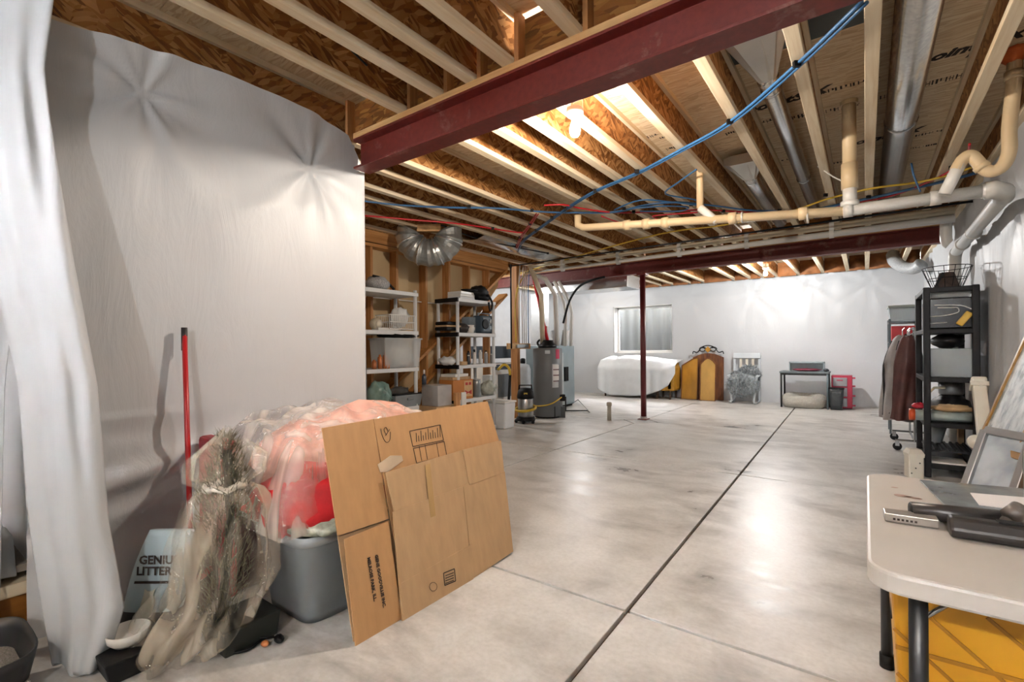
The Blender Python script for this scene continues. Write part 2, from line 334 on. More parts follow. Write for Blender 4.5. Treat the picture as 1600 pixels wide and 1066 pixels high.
# ---- partition on the left, sheeting pulled to pins
topz = [(.3, 2.72), (.6, 2.74), (.8, 2.76), (1.2, 2.79), (1.5, 2.80), (1.8, 2.80), (2.05, 2.76), (2.2, 2.55)]
def itp(L, x):
    if x <= L[0][0]: return L[0][1]
    for (a, b), (c, d) in zip(L, L[1:]):
        if x <= c: t = (x-a)/(c-a); t = t*t*(3-2*t) if False else t; return b+(d-b)*t
    return L[-1][1]
LP = [(.86, 2.56), (1.78, 2.45)]
Y0L, Y1L = .42, 2.2
def left_pt(u, v):
    y = Y0L+(Y1L-Y0L)*u; zt = itp(topz, y); z = .0+zt*v
    d = .02*N(y*1.2, z*.6, 1)+.010*N(y*3.2, z*.9, 6)+pucker(y, z, LP, .42, .016, 6)
    sag = itp([(0.3, 2.35), (.86, 2.56), (1.3, 2.33), (1.78, 2.45), (2.3, 2.42)], y)
    d += .06*max(0, min(1, (sag-z)/.25))*.8 if z < sag else .0      # insulation fills out below the pins
    if z > 2.45: d += .10*((z-2.45)/.35)**1.5*math.sin(math.pi*min(1, max(0, (y-.1)/2.1)))
    if z < .95:                                                     # slack sheeting gathered in a slanting fold near the floor
        s = z-(.62+.28*(y-.7)); fd = max(0, min(1, (1.5-y)/.6)); d += fd*(.045*math.exp(-(s/.06)**2)+.02*math.exp(-((s+.16)/.05)**2)+.012*N(y*2, z*9, 4))
    e = min(1, (1-u)/.02); return (XL-.03+d*e, y, z)
wl = struct(MB().grid(left_pt, 130, 150).build('wall_left', PL, smooth=True, org=(0, 0, 0)), 'partition wall wrapped in white sheeting pulled tight at two pins')
MB().grid(lambda u, v: (XL-.03-2.35*u, Y1L+.012*N(u*6, v*4), 2.55*v), 40, 20).build('wall_end_sheet', PL, wl, smooth=True)
MB().box(-5.2, XL-.09, .44, 2.16, 0, 2.75).build('wall_core', PL, wl)
# alcove and enclosure not seen directly
struct(MB().box(-4.6, XR+.1, YB-.15, YB, 0, 2.9).build('wall_back', DRYW), 'plain wall behind the viewer')
struct(MB().box(-4.75, -4.6, YB-.15, .44, 0, 2.9).build('wall_alcove', DRYW), 'plain alcove wall beyond the hanging sheet')
struct(MB().box(-7.7, -7.55, 2.1, YF+.2, 0, 3.1).build('wall_stairwell', DRYW), 'pale blue grey wall of the utility corner')
struct(MB().box(-7.6, -5.25, 2.05, 2.2, 0, 3.1).build('wall_utility_end', DRYW), 'end wall of the utility corner')
# ---- stud wall behind the white shelving
XS = -5.12; sw = hold('wall_stud', (XS, 2.2, 0)); sw['label'] = 'open stud wall with tan drywall backing behind the white shelving'
def wedge(yz): return [(XS-.145, y, z) for y, z in yz]
MB().prism(wedge([(2.2, 0), (5.7, 0), (5.75, 1.35), (6.75, 2.36), (6.75, 2.62), (2.2, 2.62)]), (-.013, 0, 0)).build('drywall_backing', DRY, sw)
s0 = MB().box(XS-.14, XS, 2.3, 2.338, .04, 2.58).build('stud', PINEZ, sw, bevel=.003)
for y in (2.75, 3.16, 3.36, 3.9, 4.32, 4.86, 5.34, 5.80, 6.3): share(s0, sw, (0, y-2.3, 0))
MB().box(XS-.14, XS, 2.2, 6.8, 0, .04).build('bottom_plate', PINEX, sw)
MB().box(XS-.14, XS+.02, 2.2, 6.8, 2.58, 2.62).build('top_plate', m_wood('plate', '#cf9a5e', '#9c6734', 'y'), sw); MB().box(XS-.14, XS+.04, 2.2, 6.8, 2.63, 2.78).build('header', MATS['plate'], sw)
for (a, b) in (((3.2, .02), (6.75, 2.62)), ((3.75, .0), (6.75, 2.2))): MB().bar((XS-.03, a[0], a[1]), (XS-.03, b[0], b[1]), .04, .19, up=(1, 0, 0)).build('stair_stringer', m_wood('stringer', '#c08a4c', '#8b5826', 'y') if 'stringer' not in MATS else MATS['stringer'], sw)
MB().box(XS-.1, XS-.09, 2.6, 5.3, 1.93, 1.945).build('wire', WHITE, sw)
# ---- ceiling: subfloor panels, I-joists, blocking, batts
ceil = hold('ceiling', (0, 0, 0)); ceil['label'] = 'unfinished ceiling of wooden I-joists under strand board'
MB().box(-7.8, XR+.3, YB-.2, YF+.3, ST+.02, ST+.06).build('deck', mat('deck_dark', '#4a3a28', .9), ceil)
PAN = []
r = 0; y = YB-.1
while y < YF+.1:
    x = -7.9-(1.22 if r % 2 else 0)
    while x < XR+.3:
        PAN.append(MB().box(x+.0015, x+2.4385, y+.0015, y+1.2185, ST, ST+.018).build('subfloor_panel', OSBF, ceil)); x += 2.44
    y += 1.22; r += 1
def panel_at(x, y):
    for o in PAN:
        bb = [Vector(c) for c in o.bound_box]
        if bb[0].x <= x <= bb[6].x and bb[0].y <= y <= bb[6].y: return o
    return PAN[0]
def stamp(x, y, body, size, shear=.35, bold=.004): text(body, INK, (x, y, ST-.001), (1, 0, 0), (0, -1, 0), size, panel_at(x+.1, y), shear, 'stamp', bold)
JX = [-7.1, -6.6, -6.1, -5.6, -5.06, -4.605, -4.114, -3.822, -3.41, -3.10, -2.436, -2.11, -1.846, -1.581, -1.167, -.734, -.313, .006, .539, .84]
FW = .066; FT = .04; j0 = None
for X in JX:
    if j0 is None:
        fm = MB().box(X, X+FW, YB, YF-.02, JB, JB+FT).build('i_joist', PINE, ceil, bevel=.003)
        tm = MB().box(X, X+FW, YB, YF-.02, ST-FT, ST-.001).build('top_flange', PINE, fm); wm = MB().box(X+FW/2-.006, X+FW/2+.006, YB, YF-.02, JB+FT, ST-FT).build('web', OSBW, fm); j0 = fm
    else:
        c = share(j0, ceil, (X-JX[0], 0, 0))
        for ch in (tm, wm): share(ch, c, (0, 0, 0))
for X, Xn in zip(JX, JX[1:]):                      # blocking over the two beams, batts at the far rim
    a, b = X+FW, Xn
    if -3.5 < X < -.9:
        MB().box(a, b, 2.165, 2.19, JB, ST-.03).build('blocking', m_osb('osb_block', '#5a3413', '#8a5426', '#b07c42', 'yz', 1) if 'osb_block' not in MATS else MATS['osb_block'], ceil)
    if -3.2 < X < -.9: MB().box(a, a+.028, 2.1, 2.165, JB, ST-.02).build('squash_block', PINEZ, ceil)
    MB().box(a, b, 8.02, 8.045, JB, ST-.03).build('blocking', MATS.get('osb_block', OSBW), ceil)
    w = b-a
    MB().grid(lambda u, v: (a+w*u, YF-.34-.10*math.sin(math.pi*u)*math.sin(math.pi*min(1, v*1.15))+.03*N(u*3+X, v*3), JB-.03+(ST-JB)*v), 8, 6).build('insulation_batt', INSUL, ceil, smooth=True)
for a, b in ((-.668, -.313), (-.247, .006)): MB().box(a, b, 3.12, 3.36, ST-.012, ST-.002).build('rim_strip', mat('dark_flashing', '#3d4543', .5, var=.15), ceil)
# stamps on the panels, readable from below
for (px, py, b, s) in ((1072+400, 92, 'pointSIX', .15),): pass
def st_px(px, py, body, size, shear=.35, bold=.003):
    p = az(px, py, ST); stamp(p.x, p.y, body, size, shear, bold)
st_px(1428, 103, 'pointSIX', .14, .35, .006); st_px(1508, 90, 'FLOOR', .05)
st_px(1165, 178, 'pointSIX', .15, .35, .006); st_px(1318, 230, 'pointSIX', .15, .35, .006)
def bars(px, py, n, hh, dx=.022, seed=0):
    p = az(px, py, ST); rnd = random.Random(seed); m = MB(); x = p.x
    for i in range(n):
        w = rnd.choice((.004, .008, .012)); h2 = hh*rnd.choice((.6, 1, 1)); m.box(x, x+w, p.y, p.y+h2, ST-.0015, ST-.0005); x += dx*rnd.uniform(.6, 1.4)
        if rnd.random() < .3: m.box(x-.02, x, p.y+hh*.45, p.y+hh*.55, ST-.0015, ST-.0005)
    m.build('stamp', INK, panel_at(p.x+.05, p.y+.02))
for i, (px, py, n, hh) in enumerate(((1282, 143, 14, .05), (1290, 172, 10, .06), (1440, 130, 12, .07), (1425, 212, 14, .045), (1420, 232, 12, .04), (1180, 192, 5, .06), (1225, 185, 6, .07), (1030, 215, 7, .05), (1040, 232, 5, .06), (1133, 208, 4, .06), (1212, 252, 5, .05), (1297, 255, 5, .05), (1375, 150, 3, .06), (1010, 213, 4, .05))): bars(px, py, n, hh, seed=i)
# ---- steel beams
def beam(y, x0, x1, label):
    t = thing('steel_beam', label, 'beam', ((x0+x1)/2, y, 2.53))
    fw = .068; m = MB()
    prof = [(-fw, 2.53), (fw, 2.53), (fw, 2.545), (.006, 2.55), (.006, 2.722), (fw, 2.727), (fw, 2.742), (-fw, 2.742), (-fw, 2.727), (-.006, 2.722), (-.006, 2.55), (-fw, 2.545)]
    m.prism([(x0, y+a, b) for a, b in prof], (x1-x0, 0, 0)).build('i_beam', RED, t, bevel=.002)
    MB().box(x0, x1, y-fw, y+fw, 2.742, 2.78).build('wood_nailer', PINEX, t, bevel=.002)
    return t
beam(2.145, XL+.01, XR, 'near red painted steel I-beam with wood nailer, above the cardboard boxes')
beam(8.07, -7.5, .82, 'far red painted steel I-beam carried on the red post')
c = fl(1006, 656); c.y = 8.07; c.x = -3.11
t = thing('steel_post', 'slim red steel post carrying the far beam', 'post', c)
MB().cyl(c+Vector((0, 0, .01)), c+Vector((0, 0, 2.5)), .048, n=20).build('post', mat('dark_red_paint', '#5c1a1c', .45, var=.1), t, smooth=True)
MB().cbox(c+Vector((0, 0, .006)), (.16, .16, .012)).build('base_plate', RED, t); MB().cbox(c+Vector((0, 0, 2.515)), (.16, .14, .03)).build('cap_plate', RED, t)
MB().cyl(c+Vector((0, 0, .012)), c+Vector((0, 0, .05)), .06, n=16).build('grout_collar', CONC, t)
# ---- bulbs
def bulb(p, label, k=1.0, col='#fbfaf9', top=JB):
    t = thing('bare_bulb_fixture', label, 'light', p, 'bare ceiling bulbs'); x, y, z = p
    MB().lathe((x, y, top-.055), [(.05, 0), (.052, .004), (.052, .05), (.05, .055)], 16).build('junction_box', GALV, t)
    MB().lathe((x, y, top-.10), [(.03, 0), (.052, .012), (.056, .035), (.054, .045)], 20).build('lamp_holder', WHITE, t, smooth=True)
    MB().lathe((x, y, top-.225), [(.001, 0), (.018, .004), (.029, .018), (.033, .04), (.030, .065), (.020, .09), (.014, .11), (.013, .125)], 16).build('bulb', m_emit('bulb_glow', col, BULB*k), t, smooth=True)
b1 = az(898, 165, JB-.03); bulb((b1.x, b1.y, JB-.225), 'bare glowing bulb beside the near red beam', .58, '#fff0e0')
b2 = az(1196, 415, JB-.03); bulb((b2.x, b2.y, JB-.225), 'bare glowing bulb near the far wall', .9)
bulb((.1, -2.0, JB-.225), 'added unseen fill bulb behind the viewer', .52)  # added out of view to lift the light in the near room
bulb((-6.5, 6.4, JB-.225), 'added unseen bulb brightening the utility corner', .4)  # added out of view so the back room reads bright
bulb((-5.6, 10.4, JB-.225), 'added unseen fill bulb behind the furnace', .35)  # added out of view, extra light for the far left
# ================================================================== OVERHEAD: ducts, pipes, cables
def ring(p, d, r, w=.012): d = Vector(d).normalized(); return MB().tube([Vector(p)-d*w/2, Vector(p)+d*w/2], r, 20)
def duct(name, pts, r, label, seams, cat='duct', m=GALV):
    t = thing(name, label, cat, Vector(pts[0])); MB().tube(pts, r, 24).build('pipe_body', m, t, smooth=True)
    for k, (p, d) in enumerate(seams): ring(p, d, r+.005, .02).build('seam_band', m, t, smooth=True)
    return t
zD = 2.93
t = duct('round_duct', [(.225, 1.0, zD), (.225, 7.4, zD-.0)], .098, 'large shiny round metal duct between ceiling joists', [((.225, 2.62, zD), (0, 1, 0)), ((.225, 4.6, zD), (0, 1, 0))])
MB().cyl((.225, 1.0, zD), (.225, 2.6, zD), .105, n=24).build('upstream_section', GALV, t, smooth=True)
t = duct('branch_duct', [(-.485, 3.36, 2.95), (-.485, 3.5, 2.94), (-.485, 7.3, 2.93)], .058, 'slim round metal duct running from the flared boot near the beam', [((-.485, 3.42, 2.945), (0, 1, 0)), ((-.485, 3.55, 2.94), (0, 1, 0)), ((-.485, 5.6, 2.935), (0, 1, 0))])
def boot(parent, x, y0, y1, w, r, z):
    m = MB(); n = 16; a = []; b = []
    for k in range(n):
        an = 2*math.pi*(k+.5)/n; c, s = math.cos(an), math.sin(an); mx = max(abs(c), abs(s))
        a.append((x+c/mx*w, y0, z+.06+s/mx*.045)); b.append((x+c*r, y1, z+s*r))
    return m.add(a+b, [(k, (k+1) % n, n+(k+1) % n, n+k) for k in range(n)]+[tuple(range(n))]).build('boot', mat('boot_sheet_metal', '#c3c4c1', .38, .55, var=.08), parent)
boot(t, -.485, 2.95, 3.38, .165, .06, 2.95)
t = duct('branch_duct', [(-.90, 5.15, 2.93), (-.90, 5.3, 2.92), (-.90, 7.3, 2.90)], .07, 'short round metal duct with flared boot, beyond the pipe tangle', [((-.9, 5.22, 2.925), (0, 1, 0))])
boot(t, -.90, 4.85, 5.17, .17, .072, 2.93)
# silver ribbed elbow by the stud wall
c = ax(671, 378, -4.45); t = thing('flexible_duct_elbow', 'ribbed silver duct elbow hanging above the white shelving', 'duct', c)
rt = Vector((cyw, syw, 0)); pts = [c+rt*(.25*math.cos(a))+Vector((0, 0, .06+.25*math.sin(a)*.8)) for a in [math.pi*(1.0+k/22.0) for k in range(-3, 26)]]
rs = [.17+.012*math.sin(k*2.4) for k in range(len(pts))]
MB().tube(pts, rs, 22).build('ribbed_elbow', mat('dull_silver', '#a5a8a6', .36, .75, var=.12, vscale=20), t, smooth=False)
for k in (5, 11, 17, 23): MB().tube([pts[k]-(pts[k+1]-pts[k])*.3, pts[k]+(pts[k+1]-pts[k])*.3], .188, 22).build('elbow_band', GALV, t, smooth=True)
MB().cbox(c+Vector((0, 0, .17)), (.3, .09, .09), YAW).build('wood_block', PINEX, t)
p = az(760, 388, JB); tag(MB().grid(lambda u, v: (-4.54+.42*v, 5.0+2.0*u, JB+.005-.04*math.sin(math.pi*v)+.012*N(u*9, v*5)), 30, 6).build('foil_panning', FOIL, smooth=True), 'crinkled foil panel closing a joist bay beside the ribbed duct', 'duct')
# flexible insulated duct by the far corner
tag(MB().tube([ay(1395, 398, 11.2), ay(1398, 408, 11.0), ay(1412, 418, 10.8), ay(1430, 419, 10.6), ay(1440, 412, 10.5)], .10, 14, sub=6).build('flexible_duct', mat('grey_flex', '#9c9fa1', .5, .2, var=.15, vscale=40), smooth=True), 'grey flexible duct bent at the far corner ceiling', 'duct')
tag(MB().box(-5.6, -3.55, 8.45, 9.05, 2.38, 2.62).build('rectangular_duct', GALV, bevel=.004), 'rectangular sheet metal trunk running from the furnace behind the far beam', 'duct')
# ---- drains
YD = 4.4
t = thing('drain_line', 'long beige drain pipe hung below the joists', 'pipe', ay(1320, 330, YD))
a = ay(903, 352, YD); a2 = ay(906, 357, YD); b = ay(1328, 329, YD); c = ay(1534, 299, YD); b0 = ay(1320, 330, YD)
MB().tube([a+Vector((0, 0, .10)), a, a2+Vector((.04, 0, 0)), b0], .037, 14).build('beige_run', BEIGE, t, smooth=True)
MB().tube([b0, b, c], .042, 14).build('grey_run', PVCG, t, smooth=True)
for x in (980, 1010, 1040, 1145, 1255, 1325, 1462): p = ay(x, 357+(329-357)*(x-906)/(1328-906) if x < 1328 else 329-30*(x-1328)/206, YD); MB().tube([p-Vector((.03, 0, 0)), p+Vector((.03, 0, 0))], .05, 14).build('coupling', BEIGE if x < 1320 else PVCG, t, smooth=True)
e = ax(1560, 298, .72); el = [c, Vector((.68, YD, c.z)), Vector((.74, YD+.08, c.z-.005)), Vector((.76, YD+.2, c.z-.01)), Vector((.79, 6.95, c.z-.02))]
MB().tube(el, .048, 16, sub=0).build('wall_run', PVC, t, smooth=True)
MB().tube([Vector((.64, YD, c.z)), el[1], el[2], el[3]], .058, 16).build('elbow', PVCG, t, smooth=True)
for y in (5.9, 6.5): ring((.785, y, c.z-.015), (0, 1, 0), .058, .05).build('coupling', PVC, t, smooth=True)
MB().tube([(.79, 6.95, c.z-.02), (.79, 7.05, c.z-.06), (.79, 7.08, c.z-.16), (.79, 7.08, 0)], .055, 14).build('downpipe', PVC, t, smooth=True)
for x in (1160, 1262): p = ay(x, 340, YD); ring(p, (1, 0, 0), .046, .012).build('hanger_strap', PVCG, t)
s0 = ay(1325, 165, YD); s0.z = ST; s1 = ay(1328, 262, YD); s2 = b
t = thing('toilet_drain', 'vertical beige pipe dropping from the subfloor into the drain', 'pipe', (s2.x, YD, s2.z))
MB().cyl((s2.x, YD, ST-.002), (s2.x, YD, s1.z), .045, n=18).build('stack', BEIGE, t, smooth=True); ring((s2.x, YD, ST-.015), (0, 0, 1), .056, .03).build('floor_collar', BEIGE, t)
MB().cyl((s2.x, YD, s1.z+.03), (s2.x, YD, s1.z-.16), .054, n=18).build('bell', BEIGE, t, smooth=True); MB().cyl((s2.x, YD, s1.z-.15), (s2.x, YD, s2.z+.04), .045, n=18).build('lower_stub', PVC, t, smooth=True)
ring((s2.x, YD, s2.z+.05), (0, 0, 1), .06, .035).build('tee_collar', PVC, t, smooth=True)
q = ay(1092, 290, YD); r_ = ay(1094, 325, YD); w = ay(1120, 346, YD)
t = thing('sink_drain', 'short beige branch pipe bending into the drain', 'pipe', (r_.x, YD, r_.z))
MB().tube([(r_.x, YD, JB+.2), r_], .03, 12).build('beige_stub', BEIGE, t, smooth=True); MB().tube([r_, w], .034, 12).build('white_stub', PVC, t, smooth=True)
# trap at the right wall
Yt = 4.25; P = lambda x, y, Y=Yt: ay(x, y, Y)
t = thing('shower_trap', 'beige P-trap under the tub drain near the white sheeted wall', 'pipe', P(1545, 265))
MB().tube([P(1586, 85), P(1584, 130), P(1577, 200), P(1577, 235), P(1568, 258), P(1551, 268), P(1536, 263), P(1527, 252), P(1516, 243), P(1504, 250), P(1494, 266)], .037, 14, sub=5).build('trap_bend', BEIGE, t, smooth=True)
ring(P(1534, 261), P(1536, 263)-P(1532, 259), .043, .03).build('slip_nut', BEIGE, t, smooth=True)
MB().tube([P(1500, 256), P(1476, 303)], .036, 14).build('white_stub', PVC, t, smooth=True)
ring(P(1584, 118), P(1584, 130)-P(1584, 118), .045, .05).build('union', BEIGE, t, smooth=True)
MB().blob(P(1586, 92)+Vector((0, 0, .03)), (.07, .07, .06), .2).build('foam_seal', mat('orange_foam', '#c4602a', .8), t, smooth=True)
# ---- furnace vents: two white pipes, and the gas line
Yv = 7.1
def vent(y0, y1, dz, ends, label):
    a = ay(828, y0, Yv+dz); b = ay(1492, y1, Yv+dz); t = thing('vent_pipe', label, 'pipe', (a+b)/2)
    MB().tube([b, a]+[Vector(e) for e in ends], .045, 14).build('pipe_run', PVC if dz > 0 else mat('cream_pvc', '#cbbfa6', .4), t, smooth=True)
    for k in (.12, .3, .47, .63, .8): p = a+(b-a)*k; ring(p, b-a, .052, .05).build('pipe_strap' if k in (.3, .63) else 'coupling', PVCG if k in (.3, .63) else PVC, t)
    return t
vent(417, 328, 0, [ay(832, 425, Yv), ay(846, 462, Yv), ay(848, 545, Yv+.3)], 'cream vent pipe running across below the joists, upper of two')
vent(426, 341, .03, [ay(852, 436, Yv+.1), ay(868, 462, Yv+.4), ay(870, 540, Yv+.5)], 'white vent pipe running across below the joists, lower of two')
p = ay(1478, 345, 7.35); tag(MB().tube([p+Vector((0, 0, .12)), p, p+Vector((0, 0, -.22)), p+Vector((.03, 0, -.27))], .055, 14, sub=3).build('vent_tee', PVC, smooth=True), 'white tee pipe hanging at the end of the far beam', 'pipe')
Yg = 6.7; a = ay(798, 416, Yg); b = ay(1531, 313, Yg)
t = thing('gas_pipe', 'thin black gas pipe running below the joists and down by the post', 'pipe', a)
MB().tube([b, a, (a.x, Yg, a.z-.03), (a.x, Yg, ay(797, 545, Yg).z)], .014, 10).build('pipe_run', BLKM, t, smooth=True); ring(b, (1, 0, 0), .026, .06).build('end_cap', BLKM, t); ring(a, (0, 0, 1), .022, .06).build('elbow', BLKM, t)
# ---- supply tubing clipped under the joists
def clip(parent, p, r=.02): MB().cbox(p, (.035, .02, .03), .6).build('clip', BLK, parent)
def line(name, px, m, r, label, cat='pipe', z=JB-.02, clips=(), n=2, off=.018, sub=5, base=None):
    P = [az(x, y, z) for x, y in px] if not isinstance(px[0], Vector) else px; t = thing(name, label, cat, P[len(P)//2])
    for k in range(n):
        o = Vector((off*k, off*k*.8, -.004*k)); MB().tube([p+o for p in P], r, 8, sub=sub).build('tube', m, t, smooth=True)
    for x, y in clips: clip(t, az(x, y, z-.005))
    return t
line('supply_tubing', [(1347, 2), (1245, 100), (1140, 190), (1065, 233), (995, 270), (930, 298), (884, 326), (840, 358), (815, 378), (806, 395)], BLUE, .009, 'pair of blue water tubes running diagonally under the joists', clips=((1245, 100), (1140, 190), (995, 268), (930, 298), (884, 326), (862, 340), (838, 360)))
line('supply_tubing', [(560, 313), (620, 320), (700, 324), (770, 325), (850, 331), (900, 332), (960, 331), (1010, 320), (1060, 316), (1120, 322), (1180, 329), (1260, 328), (1330, 315), (1400, 300), (1490, 279), (1535, 266)], BLUE, .009, 'pair of blue water tubes crossing the joists toward the trap', clips=((733, 323), (831, 329), (975, 326), (1080, 320), (1218, 329), (1357, 308)))
line('supply_tubing', [(560, 336), (640, 343), (720, 350), (800, 362), (815, 363)], REDP, .009, 'pair of red water tubes along the joists above the ribbed duct', clips=((680, 347), (770, 357)))
line('supply_tubing', [(838, 334), (826, 352), (812, 372), (806, 388)], REDP, .008, 'short pair of red tubes turning down toward the manifold', clips=((828, 350), (812, 371)), n=2)
line('supply_tubing', [(850, 321), (880, 320), (910, 326), (960, 332), (1040, 331), (1100, 328), (1180, 332), (1260, 330), (1330, 318), (1400, 304), (1480, 270), (1510, 240), (1515, 225)], REDP, .009, 'long red water tube looping among the blue ones', n=1, clips=((990, 331), (1130, 330), (1487, 262)))
line('supply_tubing', [(940, 338), (970, 348), (1010, 352), (1032, 345), (1020, 338), (1060, 334), (1090, 332)], REDP, .008, 'looped red tube end beside the beige drain', n=1, z=JB-.06)
for k, px in enumerate((((960, 328), (1000, 313), (1050, 316), (1100, 322)), ((985, 326), (1040, 322), (1075, 324), (1060, 330), (1000, 330)), ((1100, 321), (1085, 312), (1040, 303), (1060, 285), (1078, 272), (1088, 265)))):
    line('supply_tubing', list(px), BLUE, .008, ['upper blue tube of the tangle above the drain', 'lower blue loop of the tangle above the drain', 'blue tube branching up between joists from the tangle'][k], n=1, z=JB-.05)
line('electrical_cable', [(810, 428), (900, 401), (975, 380), (1050, 362), (1130, 352), (1230, 332), (1290, 312), (1360, 295), (1440, 284), (1500, 268), (1540, 253)], YEL, .010, 'yellow gas tubing running across above the drain', 'cable', n=1, z=JB-.03, clips=((1290, 305), (1535, 255)))
line('electrical_cable', [(690, 352), (740, 371), (800, 385), (856, 396)], BLK, .010, 'black cable running beside the foil panel', 'cable', n=1, clips=((856, 396),))
line('electrical_cable', [Vector((-.12, 5.3, ST-.01)), Vector((-.13, 5.25, 2.95)), Vector((-.10, 5.1, 2.8)), Vector((-.05, 5.0, 2.62))], BLK, .008, 'dark cable dangling from the subfloor beside the vertical drain', 'cable', n=1)
line('electrical_cable', [ay(1278, 260, 5.0), ay(1300, 275, 5.0), ay(1318, 284, 5.0)], WHITE, .006, 'white cable end sticking out beside the vertical drain', 'cable', n=1)
line('electrical_cable', [ay(1424, 255, 5.4), ay(1428, 275, 5.4), ay(1438, 300, 5.4)], BLUE, .008, 'dark blue cable dropping beside the large duct', 'cable', n=1)
line('electrical_cable', [Vector((-2.25, 1.5, 2.98)), Vector((-2.24, 1.55, 2.9)), Vector((-2.22, 1.68, 2.83))], BLK, .006, 'black cable hanging between the near joists', 'cable', n=1)
# ================================================================== LEFT FOREGROUND
# ---- hanging white sheet
edgeR = [(0, 84), (105, 70), (180, 78), (320, 100), (400, 113), (600, 151), (731, 162), (818, 170), (900, 186), (950, 194), (1000, 178), (1041, 157), (1110, 150)]
edgeL = [(0, -60), (300, -40), (500, 5), (600, 28), (700, 36), (800, 44), (900, 58), (1000, 75), (1110, 92)]
def curtain(u, v):
    py = -25+1110*v; xr = itp(edgeR, py); xl = itp(edgeL, py); px = xl+(xr-xl)*u
    depth = 2.02-.16*v+.035*math.sin(u*6+v*1.2)+.012*math.sin(u*17+v*3)*(1-.6*v)+.03*N(u*3, v*5)+-.03*math.exp(-((u-.35)/.06)**2)*v
    d = D(px, py); p = Vector(d)*(depth/F)+Vector((0, 0, H)); p.z = max(.012+.01*u, p.z); return p
t = thing('hanging_sheet', 'white plastic sheet hanging from the ceiling at the left of the picture', 'sheet', (-2.45, .5, 0))
MB().grid(curtain, 46, 90).build('drape', PL2, t, smooth=True, solid=.003)
def strip(u, v):
    py = -25+1100*v; px = -90+(8+itp([(0, 75), (400, 30), (600, 8), (1100, -4)], py))*u+ (82 if False else 82)*u; d = D(px, py); return Vector(d)*((2.10-.12*v+.03*math.sin(u*9))/F)+Vector((0, 0, H))
MB().grid(strip, 16, 40).build('drape_strip', PL2, t, smooth=True, solid=.003)
# ---- low wooden bench with litter tray in the alcove
t = thing('wooden_bench', 'low pine framed box with orange brown panel behind the hanging sheet', 'bench', (-3.15, .3, 0))
MB().box(-3.42, -2.97, .02, .62, 0, .2).build('panel_box', m_wood('orange_board', '#9a6326', '#7d4c18', 'y', .45), t, bevel=.004)
MB().box(-3.44, -2.95, .0, .64, .2, .255).build('rail', PINE, t, bevel=.004); MB().box(-3.42, -3.0, .02, .62, .285, .315).build('shelf_board', mat('taupe_board', '#8f8578', .7), t); MB().box(-3.4, -3.1, .04, .6, .255, .285).build('riser', PINE, t)
tag(MB().grid(lambda u, v: (-3.45+.47*u, -.02+.42*v, .33+.10*min(1, (1-u)*6)+.02*N(u*5, v*4)-(.05*max(0, u-.85)/.15)), 18, 18).build('folded_sheet', CLOTHW, smooth=True, solid=.02), 'folded white sheet lying on the low pine bench', 'cloth')
t = thing('litter_tray', 'black plastic litter tray with grey litter in front of the bench', 'tray', (-2.66, .26, 0))
m = MB(); x0, x1, y0, y1 = -2.9, -2.42, .0, .40
def ringf(u, v):
    a = 2*math.pi*u; c, s_ = math.cos(a), math.sin(a); e = .5; rx = (x1-x0)/2-.03*(1-v); ry = (y1-y0)/2-.03*(1-v)
    return ((x0+x1)/2+rx*math.copysign(abs(c)**e, c), (y0+y1)/2+ry*math.copysign(abs(s_)**e, s_), .004+.15*v)
MB().grid(ringf, 40, 4).build('tray_wall', mat('dark_tray', '#26272a', .4, var=.1), t, smooth=True, solid=.008)
MB().box(x0+.035, x1-.035, y0+.035, y1-.035, .002, .05).build('litter', mat('cat_litter', '#8a8580', .95, var=.4, vscale=120, bump=.5, bscale=150), t)
# ---- litter bag with lettering
b = fl(232, 990); t = thing('litter_bag', 'pale blue bag of cat litter leaning by the hanging sheet', 'bag', b)
uvec = Vector((cyw, syw, 0)); lean = Vector((.28*cyw-.1, .28*syw, .95)).normalized(); nrm = uvec.cross(lean).normalized()
if nrm.dot(Vector((0, 0, 0))-b) < 0: nrm = -nrm
def bag(u, v):
    a = 2*math.pi*u; w = .125*(1-.16*v**4)*(.92+.08*math.sin(v*3)); th = .055*(1-.72*v**3)+.004*N(u*5, v*4); c, s_ = math.cos(a), math.sin(a)
    return b+uvec*(math.copysign(abs(c)**.6, c)*w)+nrm*(math.copysign(abs(s_)**.7, s_)*th)+lean*(.44*v)+Vector((0, 0, .02))
mb_ = MB().grid(bag, 32, 16); mb_.f += [tuple(range(32)), tuple(16*33+i for i in range(32))]
mb_.build('bag_body', mat('pale_blue_bag', '#a9bcc4', .35, var=.06), t, smooth=True)
MB().grid(lambda u, v: bag(u, v*.22)+nrm*.0+(bag(u, v*.22)-(b+lean*(.44*v*.22)))*.02, 32, 5).build('dark_base_print', mat('black_print', '#1d1f22', .4), t, smooth=True)
o = b+lean*.33+nrm*.062-uvec*.075
text('GENIUS', INK, o, uvec, lean, .05, t, .0, bold=.0015); text('LITTER', INK, o-lean*.048, uvec, lean, .05, t, bold=.0015)
MB().prism([o-lean*.085+uvec*.0, o-lean*.085+uvec*.15, o-lean*.074+uvec*.15, o-lean*.074], nrm*.001).build('underline', INK, t)
cat = [(0, 0), (.05, .0), (.075, .03), (.08, .09), (.065, .12), (.068, .15), (.055, .138), (.035, .138), (.022, .15), (.024, .12), (.02, .07), (.0, .03)]
MB().prism([o-lean*.255+uvec*(.03+x*1.0)+lean*y for x, y in cat], nrm*.002).build('cat_drawing', mat('cream_print', '#c9c7b8', .5), t)
